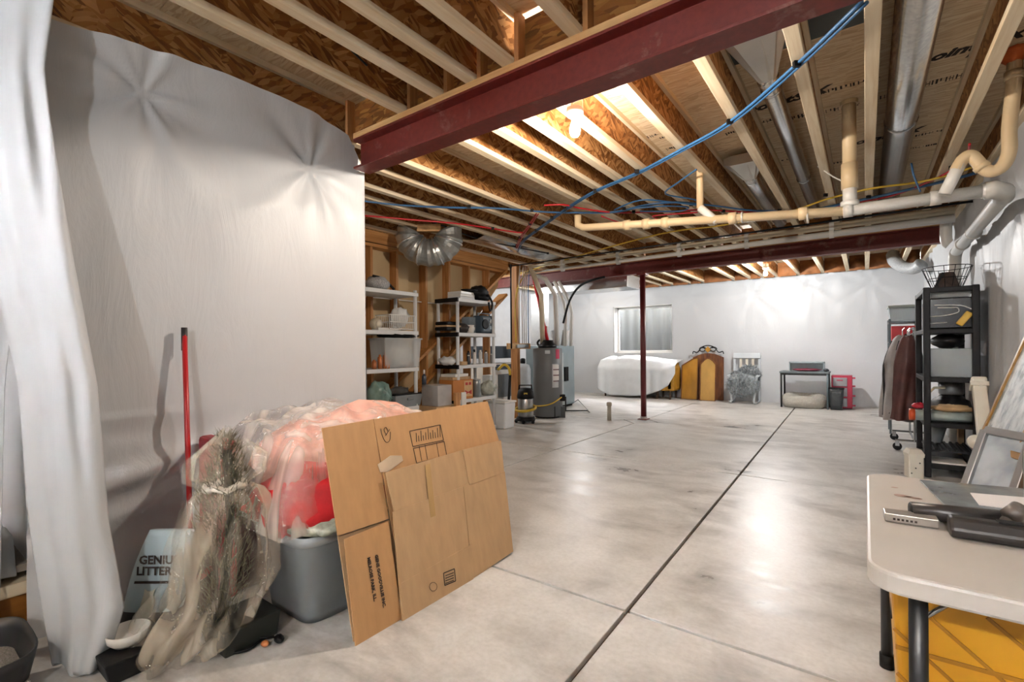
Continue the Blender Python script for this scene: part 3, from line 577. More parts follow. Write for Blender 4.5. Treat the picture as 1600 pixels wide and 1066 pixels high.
# ---- red broom
t = thing('broom', 'broom with a long red handle leaning on the sheeted partition', 'broom', (-2.72, .98, 0))
a = ax(288, 518, -2.86); MB().tube([a, (-2.74, .985, .12)], .0125, 10).build('handle', mat('red_handle', '#a3161a', .35, var=.05), t, smooth=True)
MB().tube([a+Vector((0, 0, .02)), a-Vector((0, 0, .10))], .0145, 10).build('grip', mat('dark_grip', '#2a2526', .5), t, smooth=True)
MB().box(-2.82, -2.64, .95, 1.02, .0, .13, tb=-.01).build('bristles', mat('dark_bristles', '#2c2a2c', .9, bump=.5, bscale=200, stretch=(8, 8, 1)), t)
# ---- dustpan, scoop, clips
t = thing('litter_scoop', 'white plastic litter scoop on the floor beside the hanging sheet', 'scoop', fl(195, 1035)); p = fl(200, 1040)
MB().lathe(p+Vector((0, 0, .09)), [(.045, 0), (.065, .02), (.075, .055), (.07, .055), (.058, .02), (.001, .006)], 20).build('cup', WHITE, t, smooth=True)
MB().bar(p+Vector((-.06, -.03, .135)), p+Vector((-.17, -.09, .13)), .03, .012).build('handle', WHITE, t, bevel=.004)
tag(MB().box(p.x-.16, p.x+.12, p.y-.10, p.y+.12, .0, .088, tb=.02).build('black_caddy', BLK, bevel=.008), 'small black box under the white scoop', 'box')
p = fl(205, 985)
for k, (dx, dy, rz) in enumerate(((0, 0, .5), (.02, -.04, -.2))):
    m = MB(); L = [Vector((-.05, -.018, 0)), Vector((.05, -.018, 0)), Vector((.06, 0, 0)), Vector((.05, .018, 0)), Vector((-.05, .018, 0)), Vector((-.06, 0, 0)), Vector((-.05, -.018, 0))]
    tag(m.tube([p+Vector((dx-.12, dy-.02, .008+k*.016))+Matrix.Rotation(rz, 3, 'Z') @ v for v in L], .0055, 6, sub=3).build('bag_clip', WHITE, smooth=True), ['upper', 'lower'][1-k]+' white loop shaped clip on the floor by the litter bag', 'clip')
tag(MB().box(-2.92, -2.62, .98, 1.30, 0, .30).build('storage_box', mat('dark_red_box', '#3a1014', .6), bevel=.01), 'dark box on the floor behind the litter bag', 'box')
tag(MB().tube([(-2.72, .86, .03), (-2.62, .93, .12), (-2.55, 1.0, .2)], .016, 8).build('red_tool', mat('red_tool', '#8f1d1a', .4), smooth=True), 'red tool handle tucked behind the litter bag', 'tool')
# ---- folded artificial tree in a clear bag
B = Vector((-2.235, .905, 0)); TOP = az(355, 668, .93)
t = thing('artificial_tree', 'folded artificial tree with dull green branches inside the clear bag', 'tree', B)
MB().tube([B+Vector((0, 0, .02)), B+Vector((0, .05, .5)), TOP-Vector((0, 0, .1))], .018, 8).build('trunk', mat('tree_wire', '#3c372c', .7), t)
rnd = random.Random(3); m = MB()
for k in range(1500):
    h = rnd.random()**.8; ax_ = B.lerp(TOP, h*.93); R = .115*(math.sin(math.pi*min(1, .12+h*.82)))**.8; a = rnd.uniform(0, 6.28); rr = R*math.sqrt(rnd.random())
    p = ax_+Vector((math.cos(a)*rr, math.sin(a)*rr, .03)); d = Vector((math.cos(a)*.5+rnd.gauss(0, .4), math.sin(a)*.5+rnd.gauss(0, .4), 1.1+rnd.gauss(0, .4))).normalized()*rnd.uniform(.03, .06); s_ = d.orthogonal().normalized()*.0022
    if p.z < .04: continue
    m.add([p-s_, p+s_, p+d], [(0, 1, 2)])
m.build('needles', mat('dull_green_needles', '#4f4c38', .7, var=.45, vscale=30), t)
t = thing('clear_bag', 'clear plastic bag knotted around the folded artificial tree', 'bag', B)
def fbag(u, v):
    a = 2*math.pi*u; z = v; ctr = B.lerp(TOP, v)
    r = itp([(0, .17), (.06, .205), (.2, .205), (.45, .185), (.62, .16), (.70, .125), (.735, .075), (.78, .135), (.87, .13), (.94, .07), (1, .012)], v)
    f = 1+.15*math.sin(a*5+v*3)*(.4+.6*(1-abs(v-.75)))+.10*math.sin(a*13-v*4)+.12*N(math.cos(a)*2.2, math.sin(a)*2.2, v*5)
    sk = .32*max(0, .30-v)                                # skirt trailing to the near left
    return ctr+Vector((math.cos(a)*r*f-sk, math.sin(a)*r*f-sk*1.1, .02*N(u*9, v*3)))
MB().grid(fbag, 90, 60).build('film', FILM, t, smooth=True)
kp = B.lerp(TOP, .735)
MB().tube([kp+Vector((math.cos(a)*.07, math.sin(a)*.07, .008*math.sin(a*5))) for a in [k*.35 for k in range(19)]], .014, 8).build('gathered_neck', mat('white_gather', '#d8d3c6', .35), t, smooth=True)
for k in range(0):                                        # thick folds falling from the knot
    a0 = -2.6+k*.42; pts = [fbag((a0/(2*math.pi)) % 1, v)*1.0 for v in (.76, .66, .55, .42, .28, .14)]; pts = [p+(p-Vector((B.x, B.y, p.z)))*.02 for p in pts]
    MB().tube(pts, [.010, .010, .012, .012, .010, .006], 6, sub=0).build('fold', MATS.get('fold_film') or m_film('fold_film', '#efe9da', .62, .2, 14, .2), t, smooth=True)
# ---- grey tote with wrapped textiles on top
TX0, TX1, TY0, TY1, TZ = -2.45, -1.985, 1.145, 1.80, .40
t = thing('storage_tote', 'grey plastic storage tote under the wrapped red textiles', 'tote', ((TX0+TX1)/2, (TY0+TY1)/2, 0))
def tote(u, v):
    a = 2*math.pi*u; c, s_ = math.cos(a), math.sin(a); e = .32; k = .86+.14*v+(.012 if v > .66 else 0); rx = (TX1-TX0)/2*k; ry = (TY1-TY0)/2*k
    return ((TX0+TX1)/2+rx*math.copysign(abs(c)**e, c), (TY0+TY1)/2+ry*math.copysign(abs(s_)**e, s_), .004+(TZ-.004)*v)
mb_ = MB().grid(tote, 64, 12); mb_.f.append(tuple(reversed(range(64)))); mb_.build('tub', mat('tote_grey', '#74797c', .38, var=.06), t, smooth=True)
def rim(v0, v1, k): return MB().grid(lambda u, v: Vector(tote(u, 1))+(Vector(tote(u, 1))-Vector(((TX0+TX1)/2, (TY0+TY1)/2, TZ)))*(k if 0 < v < 1 else .0)+Vector((0, 0, v0+(v1-v0)*v)), 64, 3)
rim(-.035, .01, .03).build('rim', mat('tote_rim', '#9a9fa1', .38), t, smooth=True)
red = mat('red_fabric', '#b8141c', .7, var=.2, vscale=14, bump=.4, bscale=20); pink = mat('salmon_fabric', '#dba695', .75, var=.18, vscale=9, bump=.5, bscale=16); crm = mat('cream_fabric', '#d8c3a4', .8, var=.15, vscale=9, bump=.4, bscale=16)
tag(MB().blob((-2.2, 1.40, .53), (.26, .36, .17), .22, 3, 30, 16, 2).build('red_blanket', red, smooth=True), 'bright red folded blanket on the grey tote', 'blanket')
tag(MB().blob((-2.42, 1.75, .66), (.34, .60, .25), .25, 2.4, 34, 18, 5).build('pink_quilt', pink, smooth=True), 'salmon pink bundled quilt piled behind the tote', 'quilt')
tag(MB().blob((-2.32, 2.15, .52), (.26, .70, .26), .2, 2.2, 30, 16, 9).build('cream_quilt', crm, smooth=True), 'cream bundled quilt behind the cardboard', 'quilt')
tag(MB().blob((-2.05, 1.30, .445), (.14, .17, .045), .35, 4, 22, 10, 4).build('folded_bag', mat('greenish_plastic', '#aab0a0', .25, var=.35, vscale=26), smooth=True), 'crumpled greenish plastic bag on the tote rim', 'bag')
tag(MB().box(-2.86, -2.58, 1.06, 1.14, 0, .80).build('red_bag', mat('deep_red', '#8d141d', .5, var=.1), bevel=.02), 'tall dark red box standing behind the clear bag', 'box')
def wrap(u, v):
    x = -2.88+.90*u; y = 1.04+1.55*v; e = min(1, v/.10)*min(1, (1-u)/.12)*min(1, (1-v)/.05)
    z = .60+.33*math.sin(math.pi*min(1, .18+v*.8))*(.75+.25*math.cos((u-.4)*2.4))+.05*N(u*4, v*6, 2)+.022*N(u*12, v*16, 7)+.012*math.sin(v*40+u*12+4*N(u*3, v*3))
    return (x+(.02*N(v*9, u*3)), y, .44+(z-.44)*e**.5)
t = thing('plastic_wrap', 'clear plastic sheet wrapped over the red and pink textiles', 'plastic sheet', (-2.4, 2, .44))
MB().grid(wrap, 70, 110).build('film', FILMP, t, smooth=True)
MB().grid(lambda u, v: (-1.965+.02*N(v*6, u*4), 1.42+.16*u-.05*v*(1-u), .48-.26*v+.03*math.sin(u*8)), 14, 20).build('hanging_flap', FILM, t, smooth=True)
# ---- black cord with plug
t = thing('extension_cord', 'black cord with plug on the floor in front of the tote', 'cord', fl(430, 1005))
MB().tube([fl(360, 1025)+Vector((0, 0, .01)), fl(385, 1020)+Vector((0, 0, .01)), fl(405, 1008)+Vector((0, 0, .015)), fl(412, 1002)+Vector((0, 0, .012))], .006, 8, sub=5).build('wire', BLK, t, smooth=True)
MB().tube([fl(392, 1003)+Vector((0, 0, .01)), fl(412, 1004)+Vector((0, 0, .02)), fl(428, 1000)+Vector((0, 0, .014))], .006, 8, sub=5).build('wire', BLK, t, smooth=True)
MB().blob(fl(436, 1004)+Vector((0, 0, .016)), (.026, .018, .016), .2).build('plug', BLK, t, smooth=True); MB().blob(fl(414, 1011)+Vector((0, 0, .014)), (.018, .015, .012), .1).build('copper_tag', mat('copper_tag', '#c07a4a', .4), t, smooth=True)
p = fl(375, 1005); tag(MB().box(p.x-.14, p.x+.08, p.y-.10, p.y+.14, 0, .11, tb=.012).build('tree_stand', mat('dark_green_plastic', '#1f2420', .5), bevel=.008), 'dark plastic stand block beside the clear bag', 'stand')
# ---- flattened cardboard boxes leaning on the pile
PA, PB = -1.735, -.245
C = lambda x, y, o=0: apl(x, y, PA+o, PB)
nC = Vector((1, 0, -PB)).normalized()
def sheet(parent, poly, o, name, m, th=.006): return MB().prism([C(x, y, o) for x, y in poly], -nC*th).build(name, m, parent, bevel=.001)
t = thing('flattened_box', 'large flattened brown cardboard box leaning on the textile pile', 'cardboard box', fl(640, 970))
sheet(t, [(503, 669), (583, 655), (608, 811), (528, 838)], -.02, 'side_panel', CARD)
sheet(t, [(584, 655), (762, 627), (783, 700), (800, 850), (640, 962), (610, 811)], -.022, 'main_panel', CARD)
sheet(t, [(528, 839), (609, 812), (632, 930), (553, 1006)], -.035, 'inner_flap', CARD2)
sheet(t, [(538, 843), (607, 815), (629, 974), (556, 1013)], -.003, 'lower_flap', CARD)
uC = (C(600, 880)-C(545, 905)).normalized()
vdir = Vector((PB, 0, 1)).normalized()
p = C(586, 868, .0005); text('GENE GOODVILLIE INC.', INK, p, -vdir, Vector((0, 1, 0)), .0215, t, bold=.0008); p = C(574, 872, .0005); text('MELROSE PARK, ILL.', INK, p, -vdir, Vector((0, 1, 0)), .0215, t, bold=.0008)
def frame_px(parent, quad, o, w=.004):
    P = [C(x, y, o) for x, y in quad]
    m = MB()
    for a, b in zip(P, P[1:]+P[:1]): m.bar(a, b, w, .001, up=nC)
    return m
m = frame_px(t, [(640, 674), (688, 664), (693, 688), (645, 698)], -.021)
for k in range(11): x = 651+k*3.7; h = [14, 9, 16, 8, 12, 17, 10, 13, 9, 15, 18][k]; yb = 694-(x-645)*.21; m.bar(C(x, yb-2, -.021), C(x-.8, yb-2-h, -.021), .004, .001, up=nC)
m.v and m.build('printed_chart', INK, t)
m = frame_px(t, [(646, 701), (694, 690), (698, 712), (651, 724)], -.021)
for x in (655, 664, 682): m.bar(C(x, 699-(x-646)*.2, -.021), C(x+4, 722-(x-646)*.2, -.021), .003, .001, up=nC)
m.build('printed_grid', INK, t)
MB().tube([C(595, 670, -.0205), C(597, 680, -.0205), C(603, 691, -.0205), (C(609, 688, -.0205)), C(610, 675, -.0205)], .0016, 5, sub=4).build('pen_mark', INK, t)
MB().tube([C(604, 680, -.0205), C(600, 672, -.0205), C(603, 668, -.0205), C(606, 675, -.0205), C(602, 681, -.0205), C(609, 671, -.0205)], .0014, 5, sub=4).build('pen_mark', INK, t)
sheet(t, [(590, 726), (610, 712), (628, 712), (630, 720), (606, 738), (594, 738)], -.0185, 'torn_label', mat('torn_tape', '#c9b49a', .3), .001)
t = thing('flattened_box', 'smaller flattened tan cardboard box in front of the large one', 'cardboard box', fl(720, 925))
sheet(t, [(602, 739), (724, 703), (733, 758), (616, 800)], .008, 'top_flap', CARD2); sheet(t, [(723, 703), (783, 688), (788, 738), (734, 758)], .012, 'top_flap', CARD2)
sheet(t, [(614, 800), (724, 760), (738, 905), (629, 975)], .012, 'main_panel', CARD2); sheet(t, [(724, 759), (789, 737), (802, 862), (739, 905)], .009, 'side_panel', CARD2)
sheet(t, [(664, 727), (672, 724), (681, 806), (673, 809)], .0135, 'tape_strip', TAPE, .001)
sheet(t, [(626, 912), (738, 850), (740, 906), (630, 976)], .0145, 'bottom_flap', CARD2, .004)
m = frame_px(t, [(693, 896), (710, 889), (712, 908), (695, 915)], .016, .005)
for k in range(4): m.bar(C(696, 900+k*4, .016), C(709, 895+k*4, .016), .004, .001, up=nC)
m.build('recycling_mark', INK, t)
p = [C(677+6*math.cos(k*.63), 917+7*math.sin(k*.63), .0155) for k in range(11)]; MB().tube(p, .0018, 5).build('round_mark', mat('faded_ink', '#6d5844', .8), t)
# ================================================================== WHITE SHELVING AND ITS CONTENTS
SHW = mat('shelf_white', '#d3d5d6', .5, var=.04); ZL = [.07, .53, 1.02, 1.48, 1.97]; XF, XK = -4.6, -5.04
def white_shelf(y0, y1, label, ends):
    t = thing('shelving_unit', label, 'shelf', ((XF+XK)/2, (y0+y1)/2, 0), 'white plastic shelving units')
    for z in ZL:
        s = MB().box(XK, XF, y0, y1, z-.05, z).build('shelf_board', SHW, t, bevel=.006)
        if ends: MB().box(XK-.003, XF+.003, y0-.006, y0+.02, z-.055, z+.004).build('black_end_cap', BLK, s)
    for x in (XK+.03, XF-.03):
        for y in (y0+.03, y1-.03): MB().cyl((x, y, 0), (x, y, ZL[-1]+(.03 if not ends else 0)), .024, n=14).build('post', SHW, t, smooth=True)
    return t
SY = (3.35, 4.24, 4.97, 5.84)
white_shelf(SY[0], SY[1], 'white plastic shelving unit nearest the sheeted partition', False)
white_shelf(SY[2], SY[3], 'white plastic shelving unit with black end caps, next to the vacuum', True)
def on1(px, lvl, x=-4.72): p = ax(px, 500, x); return Vector((x, p.y, ZL[lvl]))
def box_thing(name, c, s, m, label, cat, rz=0, bevel=.004): return tag(MB().cbox(Vector(c)+Vector((0, 0, s[2]/2)), s, rz).build(name, m, bevel=bevel), label, cat)
# unit 1, top to bottom
p = on1(590, 4); t = thing('mesh_bag', 'grey mesh bag with black strap on the top shelf', 'bag', p)
MB().blob(p+Vector((0, 0, .07)), (.14, .14, .09), .2, 3, flat=p.z).build('mesh_body', mat('grey_mesh', '#9a9b9c', .8, var=.35, vscale=70), t, smooth=True)
MB().tube([p+Vector((.05, -.1, .15)), p+Vector((.05, .05, .13)), p+Vector((.06, .16, .05)), p+Vector((.08, .19, .01))], .016, 8, sub=4).build('strap', BLK, t, smooth=True)
p = on1(586, 3); t = thing('glass_jar', 'round clear jar lying on the second shelf beside the wire basket', 'jar', p)
MB().lathe(p+Vector((.02, 0, .075)), [(.001, -.05), (.06, -.05), (.072, -.03), (.072, .03), (.055, .05), (.001, .05)], 20, Matrix.Rotation(math.pi/2, 3, 'Y')).build('jar_body', mat('pale_glass', '#b5ac98', .15, var=.2), t, smooth=True)
MB().lathe(p+Vector((.07, 0, .075)), [(.001, 0), (.045, 0), (.05, .012), (.001, .014)], 20, Matrix.Rotation(math.pi/2, 3, 'Y')).build('lid', mat('pale_lid', '#cfc9b8', .3), t, smooth=True)
p = on1(618, 3); t = thing('wire_basket', 'white wire basket on the second shelf of the nearer white unit', 'basket', p); m = MB()
for k in range(30): y = -.19+.38*(k//2)/14; sg = 1 if k % 2 else -1; MB().tube([p+Vector((sg*.12, y, .02)), p+Vector((sg*.13, y*1.08, .19))], .004, 5).build('wire', PVC, t)
m = MB()
for z, k in ((.02, 1), (.105, 1.04), (.19, 1.08)): m.tube([p+Vector((a*.12*k, b*.19*k, z)) for a, b in ((-1, -1), (1, -1), (1, 1), (-1, 1), (-1, -1))], .005, 6)
m.build('rim', PVC, t)
tag(MB().blob(p+Vector((.0, .06, .17)), (.10, .12, .12), .35, 3.5, 22, 12, 3).build('white_bag', mat('white_bag', '#dfe0df', .4, var=.08), smooth=True), 'white plastic bag stuffed in the wire basket', 'bag')
box_thing('tray', on1(600, 3)+Vector((.05, -.02, -.0)), (.12, .30, .03), PVC, 'thin white tray lying under the wire basket', 'tray')
c0 = on1(618, 2); t = thing('clear_bin', 'clear plastic bin on the middle shelf of the nearer white unit', 'bin', c0)
MB().box(c0.x-.16, c0.x+.14, c0.y-.28, c0.y+.30, c0.z+.004, c0.z+.36, tb=.02).build('tub', CLEAR, t, bevel=.01)
MB().box(c0.x-.17, c0.x+.15, c0.y-.29, c0.y+.31, c0.z+.35, c0.z+.37).build('rim', CLEAR, t)
tag(MB().blob(c0+Vector((0, .06, .15)), (.12, .2, .14), .3, 3, 22, 12, 8).build('white_cloth', mat('spotted_cloth', '#c9c8c2', .8, var=.4, vscale=22), smooth=True), 'spotted white cloth inside the clear bin', 'cloth')
tag(MB().blob(c0+Vector((0, .02, .40)), (.14, .28, .03), .6, 5, 24, 10, 4).build('black_tools', BLK, smooth=True), 'black tools lying across the clear bin', 'tools')
for k, (px, h, m_) in enumerate(((585, .11, 'c'), (594, .17, 'c'), (602, .20, 'd'), (606, .12, 'd'))):
    q = on1(px, 2, -4.615); tag(MB().lathe(q+Vector((-.01, 0, .0)), [(.026, 0), (.028, .01), (.028, h*.8), (.014, h*.88), (.014, h)], 14).build('copper_canister', mat('copper_can', '#a8653a', .35, .3, var=.2), smooth=True), ['shortest copper canister at the edge of the middle shelf', 'second copper canister from the partition on the middle shelf', 'tallest copper canister on the middle shelf', 'copper canister farthest from the partition on the middle shelf'][k], 'canister', 'copper canisters on the middle shelf')
q = on1(590, 1); tag(MB().blob(q+Vector((0, 0, .16)), (.13, .17, .17), .3, 3, 24, 12, 2, flat=q.z+.002).build('green_bag', m_film('green_film', '#7f9c94', .72, .2, 8, .2), smooth=True), 'greenish plastic bag on the lower shelf of the nearer unit', 'bag')
box_thing('cardboard_carton', on1(588, 1)+Vector((.02, .0, 0)), (.16, .2, .12), CARD2, 'small tan carton under the greenish bag', 'box')
q = on1(630, 1); t = thing('grey_crate', 'grey plastic crate with a cut-out handle on the lower shelf', 'crate', q)
MB().box(q.x-.15, q.x+.13, q.y-.24, q.y+.20, q.z, q.z+.15, tb=.02).build('crate_body', mat('crate_grey', '#7c8286', .45), t, bevel=.008); MB().box(q.x-.14, q.x+.12, q.y-.23, q.y+.19, q.z+.15, q.z+.165).build('opening_shade', BLK, t); MB().cbox(q+Vector((.125, 0, .1)), (.02, .1, .03)).build('handle', GREY, t, bevel=.005)  # black slab on top paints the shade inside the crate
tag(MB().blob(q+Vector((-.03, -.06, .19)), (.09, .14, .06), .4, 4, 18, 10, 3).build('dark_cloth', mat('dark_cloth', '#4c4a48', .8, var=.3), smooth=True), 'dark crumpled cloth on the grey crate', 'cloth')
# between the two units
q = fl(690, 690); q = Vector((-4.62, 4.55, 0))
for k, (dx, dy, w, d, h, z, m_, lab) in enumerate(((0, 0, .32, .3, .50, 0, CARD2, 'lower tan carton between the white shelving units'), (.0, .02, .3, .26, .27, .502, mat('grey_carton', '#a7a3a0', .7), 'grey carton standing on the tan carton between the units'))):
    box_thing('carton', q+Vector((dx, dy, z)), (w, d, h), m_, lab, 'box')
box_thing('wood_plank', Vector((-4.42, 4.75, 0)), (.04, .09, .66), PINEZ, 'short upright plank beside the shelving with black caps', 'plank'); box_thing('white_board', Vector((-4.40, 4.86, 0)), (.02, .09, .66), WHITE, 'narrow white board next to the short plank', 'board')
q = Vector((-4.70, 4.42, .78)); t = thing('spray_bottle', 'white topped dark bottle standing on the grey carton', 'bottle', q)
MB().lathe(q, [(.028, 0), (.03, .01), (.03, .11), (.012, .14)], 14).build('bottle_body', mat('dark_blue_bottle', '#39404c', .3), t, smooth=True); MB().lathe(q+Vector((0, 0, .14)), [(.014, 0), (.014, .05), (.004, .06)], 12).build('cap', WHITE, t, smooth=True)
# unit 2, top
q = on1(716, 4, -4.78)
for k in range(3): box_thing('ring_binder', q+Vector((-.02, .09, k*.038+.001)), (.25, .32, .036), [SHW, WHITE, PVC][k], ['lowest', 'middle', 'topmost'][k]+' white binder in the pile on the top shelf', 'binder', .03*k, .003)['group'] = 'white binders'
q = on1(748, 4, -4.72); t = thing('baseball_cap', 'black cap with dangling strap on the top shelf', 'cap', q)
MB().blob(q+Vector((0, 0, .13)), (.13, .17, .10), .25, 3, 24, 14, 1).build('crown', BLK, t, smooth=True); MB().blob(q+Vector((0, -.2, .145)), (.10, .17, .018), .1).build('visor', BLK, t, smooth=True)
MB().blob(q+Vector((.02, .04, .05)), (.12, .14, .06), .3, 3).build('body', BLK, t, smooth=True); MB().tube([q+Vector((.12, .08, .1)), q+Vector((.15, .14, -.02)), q+Vector((.15, .12, -.13)), q+Vector((.15, .08, -.13)), q+Vector((.15, .06, -.02))], .016, 8, sub=4).build('strap', BLK, t, smooth=True)
# second level
q = on1(700, 3, -4.78); t = thing('folded_case', 'black folded case with a pale band on the second shelf', 'case', q); MB().cbox(q+Vector((0, 0, .055)), (.24, .3, .05)).build('lower_half', BLK, t, bevel=.015); MB().cbox(q+Vector((0, 0, .092)), (.23, .29, .024)).build('pale_band', CARD2, t); MB().cbox(q+Vector((0, 0, .13)), (.24, .28, .05)).build('upper_half', BLK, t, bevel=.015)
tag(MB().blob(on1(722, 3, -4.74)+Vector((0, 0, .07)), (.1, .1, .07), .3, flat=ZL[3]).build('dark_pouch', mat('dark_pouch', '#3a3432', .7), smooth=True), 'dark pouch between the folded case and the mug', 'pouch')
box_thing('grey_box', on1(735, 3, -4.85), (.16, .22, .25), mat('blue_grey_box', '#7d8a93', .5), 'blue grey box behind the mug on the second shelf', 'box')
q = on1(735, 3, -4.68); t = thing('mug', 'white mug on the second shelf', 'mug', q); MB().lathe(q, [(.04, 0), (.05, .01), (.055, .12), (.05, .12), (.045, .015), (.001, .012)], 18).build('cup', WHITE, t, smooth=True); MB().tube([q+Vector((.0, .05, .1)), q+Vector((0, .085, .08)), q+Vector((0, .085, .05)), q+Vector((0, .05, .03))], .007, 8, sub=3).build('handle', WHITE, t, smooth=True)
q = on1(756, 3, -4.74); t = thing('radio', 'dark blue grey job-site radio on the second shelf', 'radio', q); MB().cbox(q+Vector((0, 0, .14)), (.2, .33, .27)).build('case', mat('radio_blue', '#3c4a56', .5), t, bevel=.03)
MB().lathe(q+Vector((.101, -.09, .14)), [(.075, 0), (.075, .012), (.06, .014), (.001, .006)], 20, Matrix.Rotation(math.pi/2, 3, 'Y')).build('speaker', BLK, t, smooth=True); MB().cbox(q+Vector((.102, .08, .19)), (.01, .12, .06)).build('display', GREY, t); MB().tube([q+Vector((0, -.14, .27)), q+Vector((0, -.14, .31)), q+Vector((0, .14, .31)), q+Vector((0, .14, .27))], .012, 8).build('carry_handle', mat('radio_light', '#8c979f', .5), t, smooth=True)
MB().cbox(q+Vector((.101, .08, .09)), (.01, .13, .05)).build('button_panel', mat('radio_light', '#8c979f', .5), t)
# third level: cans and bottles
CC = ['#2b2c31', '#1e1f22', '#3a302e', '#d8d2cc', '#c7a9a0', '#d5d4d0', '#bcbdb9', '#33353a', '#c9c5bf', '#8a8d90', '#4a4d52', '#d0cdc6', '#77736c']
names = ['small black', 'squat black', 'dark brown', 'white', 'pale pink', 'tall white', 'grey white', 'charcoal', 'cream', 'silver', 'dark grey', 'ivory', 'taupe']
for k in range(13):
    y = SY[2]+.30+.54*k/12; h = [.14, .2, .15, .18, .2, .22, .21, .17, .2, .18, .2, .19, .15][k]; q = Vector((-4.67-.04*(k % 3), y, ZL[2])); r_ = .026
    t = thing('can', names[k]+' can or bottle in the row on the middle shelf', 'can', q, 'cans and bottles on the middle shelf')
    MB().lathe(q, [(r_*.95, 0), (r_, .006), (r_, h*.82), (r_*.8, h*.88)], 12).build('container', mat('can_'+str(k), CC[k], .35, var=.1), t, smooth=True); MB().lathe(q+Vector((0, 0, h*.88)), [(r_*.6, 0), (r_*.6, h*.1), (r_*.4, h*.12)], 10).build('cap', BLK if k % 3 else WHITE, t, smooth=True)
tag(MB().blob(on1(698, 2, -4.72)+Vector((0, 0, .06)), (.11, .12, .06), .5, 4, 20, 10, 6, flat=ZL[2]).build('paper_bundle', mat('paper', '#c8c9c9', .7, var=.1), smooth=True), 'crumpled white paper bundle on the middle shelf', 'paper')
q = on1(690, 2, -4.65); box_thing('card_stack', q+Vector((0, .38, 0)), (.15, .12, .05), CARD2, 'flat tan box in front of the cans', 'box')
# fourth level
q = on1(706, 1, -4.76); t = thing('decorated_box', 'orange brown box with red bow tie print', 'box', q+Vector((0, .05, 0)))
MB().cbox(q+Vector((.02, .06, .14)), (.27, .42, .28)).build('carton_body', mat('orange_kraft', '#b8763a', .7, var=.08), t, bevel=.004)
MB().cbox(q+Vector((.158, .16, .15)), (.004, .17, .22)).build('label_panel', mat('tan_label', '#cfa878', .6), t); rp = mat('red_print', '#b5302c', .6); 
m = MB()
for z in (.09,): m.prism([q+Vector((.161, .09, z-.03)), q+Vector((.161, .16, z)), q+Vector((.161, .23, z-.03)), q+Vector((.161, .23, z+.04)), q+Vector((.161, .16, z+.01)), q+Vector((.161, .09, z+.04))], (.002, 0, 0))
m.box(q.x+.161, q.x+.163, q.y+.10, q.y+.15, q.z+.2, q.z+.24); m.box(q.x+.161, q.x+.163, q.y+.175, q.y+.22, q.z+.2, q.z+.24); m.build('bow_tie_print', rp, t)
MB().prism([q+Vector((-.10, -.152, .04)), q+Vector((.0, -.152, .09)), q+Vector((.1, -.152, .04)), q+Vector((.1, -.152, .16)), q+Vector((.0, -.152, .11)), q+Vector((-.1, -.152, .16))], (0, -.002, 0)).build('side_print', rp, t)
for k in range(2): box_thing('flat_box', q+Vector((.0, .05, .281+k*.042)), (.26, .36-.05*k, .04), [CARD2, WHITE][k], ['flat tan lid on the orange brown box', 'flat white box on top of the decorated box'][k], 'box', .1*k)
q = on1(744, 1, -4.68); t = thing('metal_canister', 'ribbed silver canister on the lower shelf', 'canister', q); MB().lathe(q, [(.055, 0), (.06, .01), (.057, .08), (.06, .085), (.057, .16), (.06, .165), (.06, .24), (.05, .25)], 18).build('drum', mat('dull_tin', '#93999b', .35, .6), t, smooth=True); MB().lathe(q+Vector((0, 0, .25)), [(.06, 0), (.06, .015), (.001, .02)], 18).build('lid', GALV, t, smooth=True)
tag(MB().blob(on1(762, 1, -4.7)+Vector((0, 0, .11)), (.11, .15, .12), .35, 3.4, 24, 12, 9, flat=ZL[1]).build('grocery_bag', mat('clear_green_bag', '#a9ada2', .3, var=.35, vscale=16), smooth=True), 'crinkled pale green bag beside the silver canister', 'bag')
box_thing('papers', on1(765, 1, -4.82), (.16, .2, .3), mat('white_papers', '#cfd0cf', .7), 'white cardboard folder standing behind the pale bag', 'folder')
q = Vector((-4.62, 5.98, 0)); t = thing('white_bin', 'white plastic bin on the floor between shelving and vacuum', 'bin', q); MB().box(q.x-.2, q.x+.16, q.y-.12, q.y+.17, .0, .40, tb=.02).build('tub', SHW, t, bevel=.02); MB().box(q.x-.21, q.x+.17, q.y-.13, q.y+.18, .40, .43).build('lid', WHITE, t, bevel=.008)
# ================================================================== UTILITY CORNER
c = Vector((-4.66, 7.42, 0)); t = thing('water_heater', 'grey cylindrical water heater beside the vacuum', 'water heater', c)
MB().lathe(c, [(.245, .03), (.265, .035), (.265, 1.235), (.25, 1.25), (.001, 1.262)], 40).build('tank', mat('heater_grey', '#6d7174', .45, var=.04), t, smooth=True); MB().lathe(c, [(.235, 0), (.235, .035)], 30).build('base_ring', BLK, t)
vd = Vector((syw, -cyw, 0)); rv = Vector((cyw, syw, 0))
def onheater(ang, z, w, h, m_, name, r=.2665):
    return MB().grid(lambda u, v: c+Vector((math.cos(ang+(u-.5)*w/r)*r, math.sin(ang+(u-.5)*w/r)*r, z+h*v)), 6, 1).build(name, m_, t, smooth=True)
A0 = math.atan2(-7.42, 4.66)
WL = mat('label_white', '#d9d6d4', .5, var=.03); PK = mat('pink_label', '#c0385a', .5)
onheater(A0+.75, 1.06, .09, .17, PK, 'warning_sticker'); onheater(A0+.55, .30+.25, .13, .42, mat('label_grey', '#b9bcbe', .5), 'instruction_label')
for z in (.88, .78, .68): onheater(A0+.6, z, .13, .075, WL, 'sticker', .2672)
for z in (.86, .76, .655): onheater(A0+.6, z, .12, .015, mat('sticker_print', '#5c2428', .5), 'sticker_print', .268)
onheater(A0-.0, 1.15, .09, .06, mat('label_grey', '#b9bcbe', .5), 'rating_plate')
